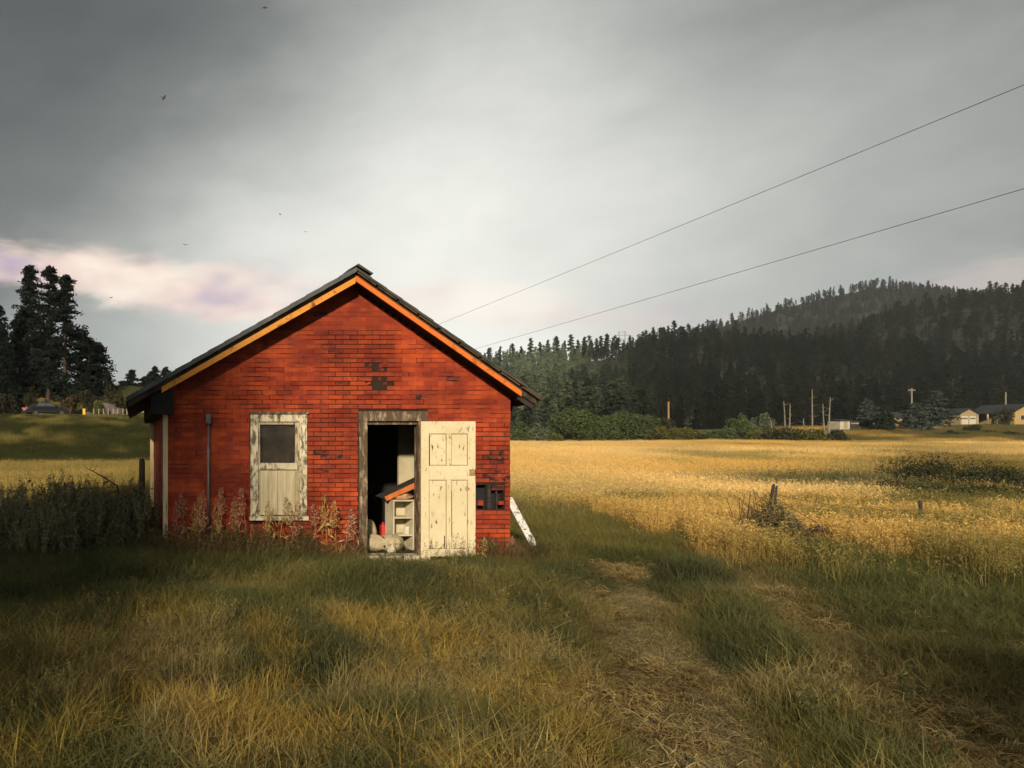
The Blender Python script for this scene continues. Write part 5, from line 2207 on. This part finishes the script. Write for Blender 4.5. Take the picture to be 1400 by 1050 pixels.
# ------------------------------------------------------------------ fences
def post(name, top, base_xy, rad, mat, label, cat_='post', group=None, n=7):
    x, y = base_xy
    z = float(ground_h(x, y)) - .3
    b = Vector((x, y, z))
    tpt = Vector(top)
    root = MB()
    pts = [b.lerp(tpt, s) for s in (0, .5, .96, 1)]
    root.tube([p - b for p in pts], [rad, rad * .95, rad * .9, rad * .7], n)
    o = root.build(name, MATS[mat])
    o.location = b
    tag(o, label, cat_, group)
    return o


tp = at(194, 627, 14.6)
post('fence_post', tp, (tp.x, tp.y), .068, 'old_post', 'dark upright fence post at the left side of the house', 'post')
tp2 = at(1058, 662, 11.9)
post('fence_post', tp2, (at(1036, 750, 11.9).x, 11.9), .025, 'old_post', 'dark fence post leaning right above the dead brush heap', 'post')
tp2b = at(1062, 664, 13.3)
post('fence_post', tp2b, (at(1050, 740, 13.3).x, 13.3), .02, 'old_post', 'thin second stake close behind the leaning fence post', 'post')
tp3 = at(1258, 684, 13.0)
post('fence_post', tp3, (tp3.x + .05, 13.0), .03, 'old_post', 'short dark fence post standing in the oats at the right', 'post')


def wire_between(a, b, sag, label, rad=.004):
    a, b = Vector(a), Vector(b)
    pts = []
    for s in np.linspace(0, 1, 14):
        p_ = a.lerp(b, s)
        p_.z -= sag * 4 * s * (1 - s)
        pts.append(p_)
    o = MB().tube(pts, rad, 5).build('fence_wire', MATS['rusty_wire'])
    tag(o, label, 'wire')


wire_between(at(192, 664, 14.55), at(-160, 668, 13.0), .06, 'rusty fence wire running left from the post by the house', .006)
wire_between(at(1258, 700, 12.95), at(1480, 706, 12.2), .05, 'thin fence wire right of the short post in the oats')
wire_between(at(1056, 675, 12.97), at(1258, 698, 12.95), .08, 'thin fence wire between the leaning post and the short post')


def brush_heap():
    c = at(1066, 755, 11.6)
    cx, cy = c.x, 11.6
    gz = float(ground_h(cx, cy))
    r = np.random.default_rng(77)
    root = empty('brush_heap', (cx, cy, gz))
    tag(root, 'heap of dead brush and hay slumped under the leaning post', 'brush heap')
    sticks = MB()
    for i in range(34):
        a = r.random() * 6.283
        q = .2 + .42 * r.random()
        b = Vector((math.cos(a) * q, math.sin(a) * q * .6, 0))
        t_ = Vector((-.22 + r.normal() * .12, .1 + r.normal() * .1, .45 + .40 * r.random()))
        mid = b.lerp(t_, .5) + Vector((r.normal() * .06, r.normal() * .06, .06))
        sticks.tube([b, mid, t_], [.0055, .004, .002], 4, False)
    sticks.build('sticks', MATS['bark'], root)
    n = 5200
    a = r.random(n) * 6.283
    q = np.sqrt(r.random(n))
    z = (1 - q) * .70 * (.4 + .8 * r.random(n)) + .02
    cen = np.stack([np.cos(a) * q * .5 - .12 * z, np.sin(a) * q * .34, z], -1)
    v, t2 = flakes(cen, np.full(n, .15), r, .2, 14)
    me = raw_mesh('hay', v, t2, 3, MATS['hay_brown'])
    o = bpy.data.objects.new('hay', me)
    link(o, root)
    root.scale = (1.5, 1.25, 1.28)
    # arched fallen rim on the right
    arch = MB()
    for k in range(14):
        dz = .02 * k * r.random()
        pts = []
        for s in np.linspace(0, 1, 9):
            pts.append((.05 + .62 * s + .02 * r.normal(), -.12 + .05 * r.normal(), .10 + .26 * math.sin(math.pi * (.15 + .8 * s)) + dz * .4))
        arch.tube(pts, .0035, 4, False)
    arch.build('bent_stems', MATS['bark'], root)


brush_heap()


def dead_branch():
    a, b = at(118, 640, 14.0), at(160, 664, 13.4)
    mb = MB()
    mid = (a + b) / 2 + Vector((0, 0, .02))
    base = Vector((b.x + .25, b.y, float(ground_h(b.x, b.y))))
    mb.tube([base, b, mid, a], [.02, .016, .011, .004], 6)
    r = random.Random(2)
    for k in range(12):
        s = r.random()
        p0 = b.lerp(a, s)
        mb.tube([p0, p0 + Vector((r.uniform(-.12, .12), r.uniform(-.1, .1), r.uniform(-.05, .14)))], [.006, .002], 4, False)
    o = mb.build('dead_branch', MATS['old_post'])
    tag(o, 'dead forked branch poking out of the weeds left of the house', 'branch')


dead_branch()


def guard_posts():
    root = empty('roadside_fence', at(150, 568, 71.5))
    base = root.location.copy()
    tag(root, 'low roadside guard fence with pale posts and one yellow post', 'fence')
    for i, px in enumerate((115, 128, 135, 141.5, 148, 155, 161, 168, 174)):
        y = 71.5
        x = (px - CX) * y / F
        g = float(ground_h(x, y))
        t_ = EYE - ((560 if px != 115 and px != 174 else 559) - CY) * y / F
        mat = 'yellow_post' if px == 115 else 'pale_post'
        s = .13 if px == 115 else (.085 if px == 174 else .06)
        o = MB().box(x - s - base.x, x + s - base.x, -s, s, g - .3 - base.z, max(t_, g + .75) - base.z).build('post', MATS[mat], root, bevel=.015)
        if px == 115:
            tag(o, 'thick yellow end post')
    x0, x1 = (174 - CX) * 71.5 / F, (240 - CX) * 71.5 / F
    g = float(ground_h(x1, 71.5))
    MB().box(x0 - base.x, x1 - base.x, -.04, .04, g + .42 - base.z, g + .62 - base.z).build('rail', MATS['pale_post'], root)


guard_posts()


# ------------------------------------------------------------------ car
def car():
    y = 75.2
    x = (63 - CX) * y / F
    root = empty('parked_car', (x, y, float(ground_h(x, y)) + .04), R(24))
    tag(root, 'dark saloon car on the road below the tall roadside trees', 'car')
    L, Wd = 4.5, 1.76
    prof = [(-2.25, .35), (-2.28, .62), (-2.2, .92), (-1.55, .98), (-1.2, 1.0), (.75, .95), (1.5, .86), (2.1, .74), (2.25, .55), (2.22, .33)]

    def body_section(pts, w_low, w_top, name, mat, zsplit=.6):
        v, f = [], []
        n = len(pts)
        for s in (-1, 1):
            for (px_, z) in pts:
                taper = 1 - .10 * max(0, (abs(px_) - 1.5) / .8) ** 2
                w = (w_low if z < zsplit else w_low + (w_top - w_low) * (z - zsplit) / .9) * taper
                v.append((px_, s * w / 2, z))
        f.append(tuple(range(n)))
        f.append(tuple(range(2 * n - 1, n - 1, -1)))
        for i in range(n):
            j = (i + 1) % n
            f.append((i, j, j + n, i + n))
        return MB().add(v, f).build(name, MATS[mat], root, bevel=.05)
    body_section(prof, Wd, Wd - .12, 'body', 'car_paint')
    roof = [(-1.62, .97), (-1.05, 1.36), (-.55, 1.43), (.15, 1.40), (.55, 1.28), (1.08, .93)]
    cab = body_section(roof, Wd - .1, Wd - .42, 'cabin', 'car_paint', .95)
    # glass set 6 mm proud of the cabin
    def glass(pts, name):
        return MB().add(pts, [tuple(range(len(pts)))]).build(name, MATS['car_glass'], root)
    for s in (-1, 1):
        def sy(z):
            return s * ((Wd - .1 + (-.32) * (z - .95) / .9) / 2 + .012)
        glass([(-1.25, sy(1.0), 1.0), (-.35, sy(1.0), 1.0), (-.38, sy(1.34), 1.34), (-.92, sy(1.34), 1.34)], 'side_window')
        glass([(-.27, sy(1.0), 1.0), (.75, sy(1.0), 1.0), (.30, sy(1.30), 1.30), (-.28, sy(1.34), 1.34)], 'side_window')
        for xw in (-1.35, 1.38):
            wh = MB().tube([(xw, s * (Wd / 2 - .2), .32), (xw, s * (Wd / 2 + .01), .32)], .32, 20).build('wheel', MATS['tyre'], root)
            MB().tube([(xw, s * (Wd / 2), .32), (xw, s * (Wd / 2 + .02), .32)], .2, 14).build('rim', MATS['rim_grey'], wh)
        MB().box(-2.31, -2.18, s * .62 - .2, s * .62 + .2, .70, .90).build('tail_light', MATS['tail_red'], root, bevel=.02)
        MB().box(2.12, 2.26, s * .62 - .18, s * .62 + .18, .58, .72).build('headlight', MATS['car_glass'], root, bevel=.02)
        MB().box(.72, .88, s * .98 - .09, s * .98 + .09, .98, 1.1).build('mirror', MATS['car_paint'], root, bevel=.02)
    zs = (1.02, 1.33)
    glass([(-1.60, -.62, 1.02), (-1.60, .62, 1.02), (-1.12, .52, 1.345), (-1.12, -.52, 1.345)], 'rear_window')
    glass([(1.02, -.66, 1.0), (1.02, .66, 1.0), (.63, .54, 1.26), (.63, -.54, 1.26)], 'windscreen')
    MB().box(-2.30, -2.24, -.26, .26, .62, .75).build('number_plate', MATS['far_door_white'], root)
    MB().box(-2.34, -2.2, -.84, .84, .36, .56).build('bumper', MATS['car_paint'], root, bevel=.03)


car()


# ------------------------------------------------------------------ birds
def birds():
    def one():
        bm = MB()
        # body as a tapered tube, wings as thin raised plates joined on
        bm.tube([(-.19, 0, 0), (-.12, 0, .005), (0, 0, .01), (.10, 0, .02), (.15, 0, .03), (.19, 0, .028)], [.004, .03, .045, .035, .028, .006], 8)
        for s in (-1, 1):
            top = [(.06, s * .02, .03), (.09, s * .2, .10), (.02, s * .40, .06), (-.03, s * .22, .085), (-.07, s * .02, .02)]
            low = [(a, b, c - .012) for a, b, c in top]
            bm.add(top + low, [(0, 1, 2, 3, 4), (9, 8, 7, 6, 5), (0, 1, 6, 5), (1, 2, 7, 6), (2, 3, 8, 7), (3, 4, 9, 8)])
        bm.add([(-.16, -.015, .01), (-.30, -.06, .005), (-.30, .06, .005), (-.16, .015, .01), (-.16, -.015, 0), (-.30, -.06, -.003), (-.30, .06, -.003), (-.16, .015, 0)],
               [(0, 1, 2, 3), (7, 6, 5, 4), (0, 1, 5, 4), (1, 2, 6, 5), (2, 3, 7, 6)])
        return bm.build('bird', MATS['bird_dark'])
    first = None
    for i, (px, py, k, lab) in enumerate(((224, 134, 1.0, 'small dark bird high in the grey left sky'), (362, 11, .8, 'tiny dark bird at the top edge of the sky'),
                                          (383, 293, .5, 'tiny bird above the left roof slope, upper of two'), (418, 317, .5, 'tiny bird above the left roof slope, lower of two'),
                                          (254, 335, .8, 'small bird just above the pink cloud'), (152, 407, .7, 'small bird right of the tall roadside trees'))):
        if first is None:
            first = o = one()
        else:
            o = first.copy()
            COL.objects.link(o)
        p_ = at(px, py, 70)
        o.location = p_
        o.scale = (k,) * 3
        o.rotation_euler = (.3 * (i % 3 - 1), .2, 1.1 * i + .4)
        tag(o, lab, 'bird', 'birds in the sky')


birds()


# ------------------------------------------------------------------ unseen pines added behind the viewer to shade the meadow and wall
def shade_trees():
    for i, (x, y, h, rm, base) in enumerate(((-9.0, -9.5, 15.5, 2.7, .40), (-12.3, -8.0, 16.0, 2.7, .36), (-2.5, -15.0, 9.3, 2.1, .3), (-.4, -15.5, 9.6, 2.3, .25), (2.0, -15.5, 9.3, 2.3, .25))):
        conifer('tall_pine', 700 + i, h, rm, 110, 6, 7, .6, 'needle', 'unseen tall pine added behind the viewpoint to shade part of the meadow', 'unseen pines added for shade',
                (x, y, float(ground_h(x, y)) - .2), base, .8, .2)


shade_trees()


# ------------------------------------------------------------------ air
def haze():
    m = bpy.data.materials.new('haze_air')
    m.use_nodes = True
    t = m.node_tree
    t.nodes.clear()
    v = N(t, 'ShaderNodeVolumePrincipled')
    v.inputs['Color'].default_value = (0.86, 0.93, 1.0, 1)
    v.inputs['Density'].default_value = 0.00011
    v.inputs['Anisotropy'].default_value = 0.0
    o = N(t, 'ShaderNodeOutputMaterial')
    t.links.new(v.outputs[0], o.inputs['Volume'])
    b = MB().box(-1700, 2300, -420, 2700, -14, 190).build('haze', m)
    tag(b, 'thin pale evening haze hanging over the valley', kind='stuff')


haze()
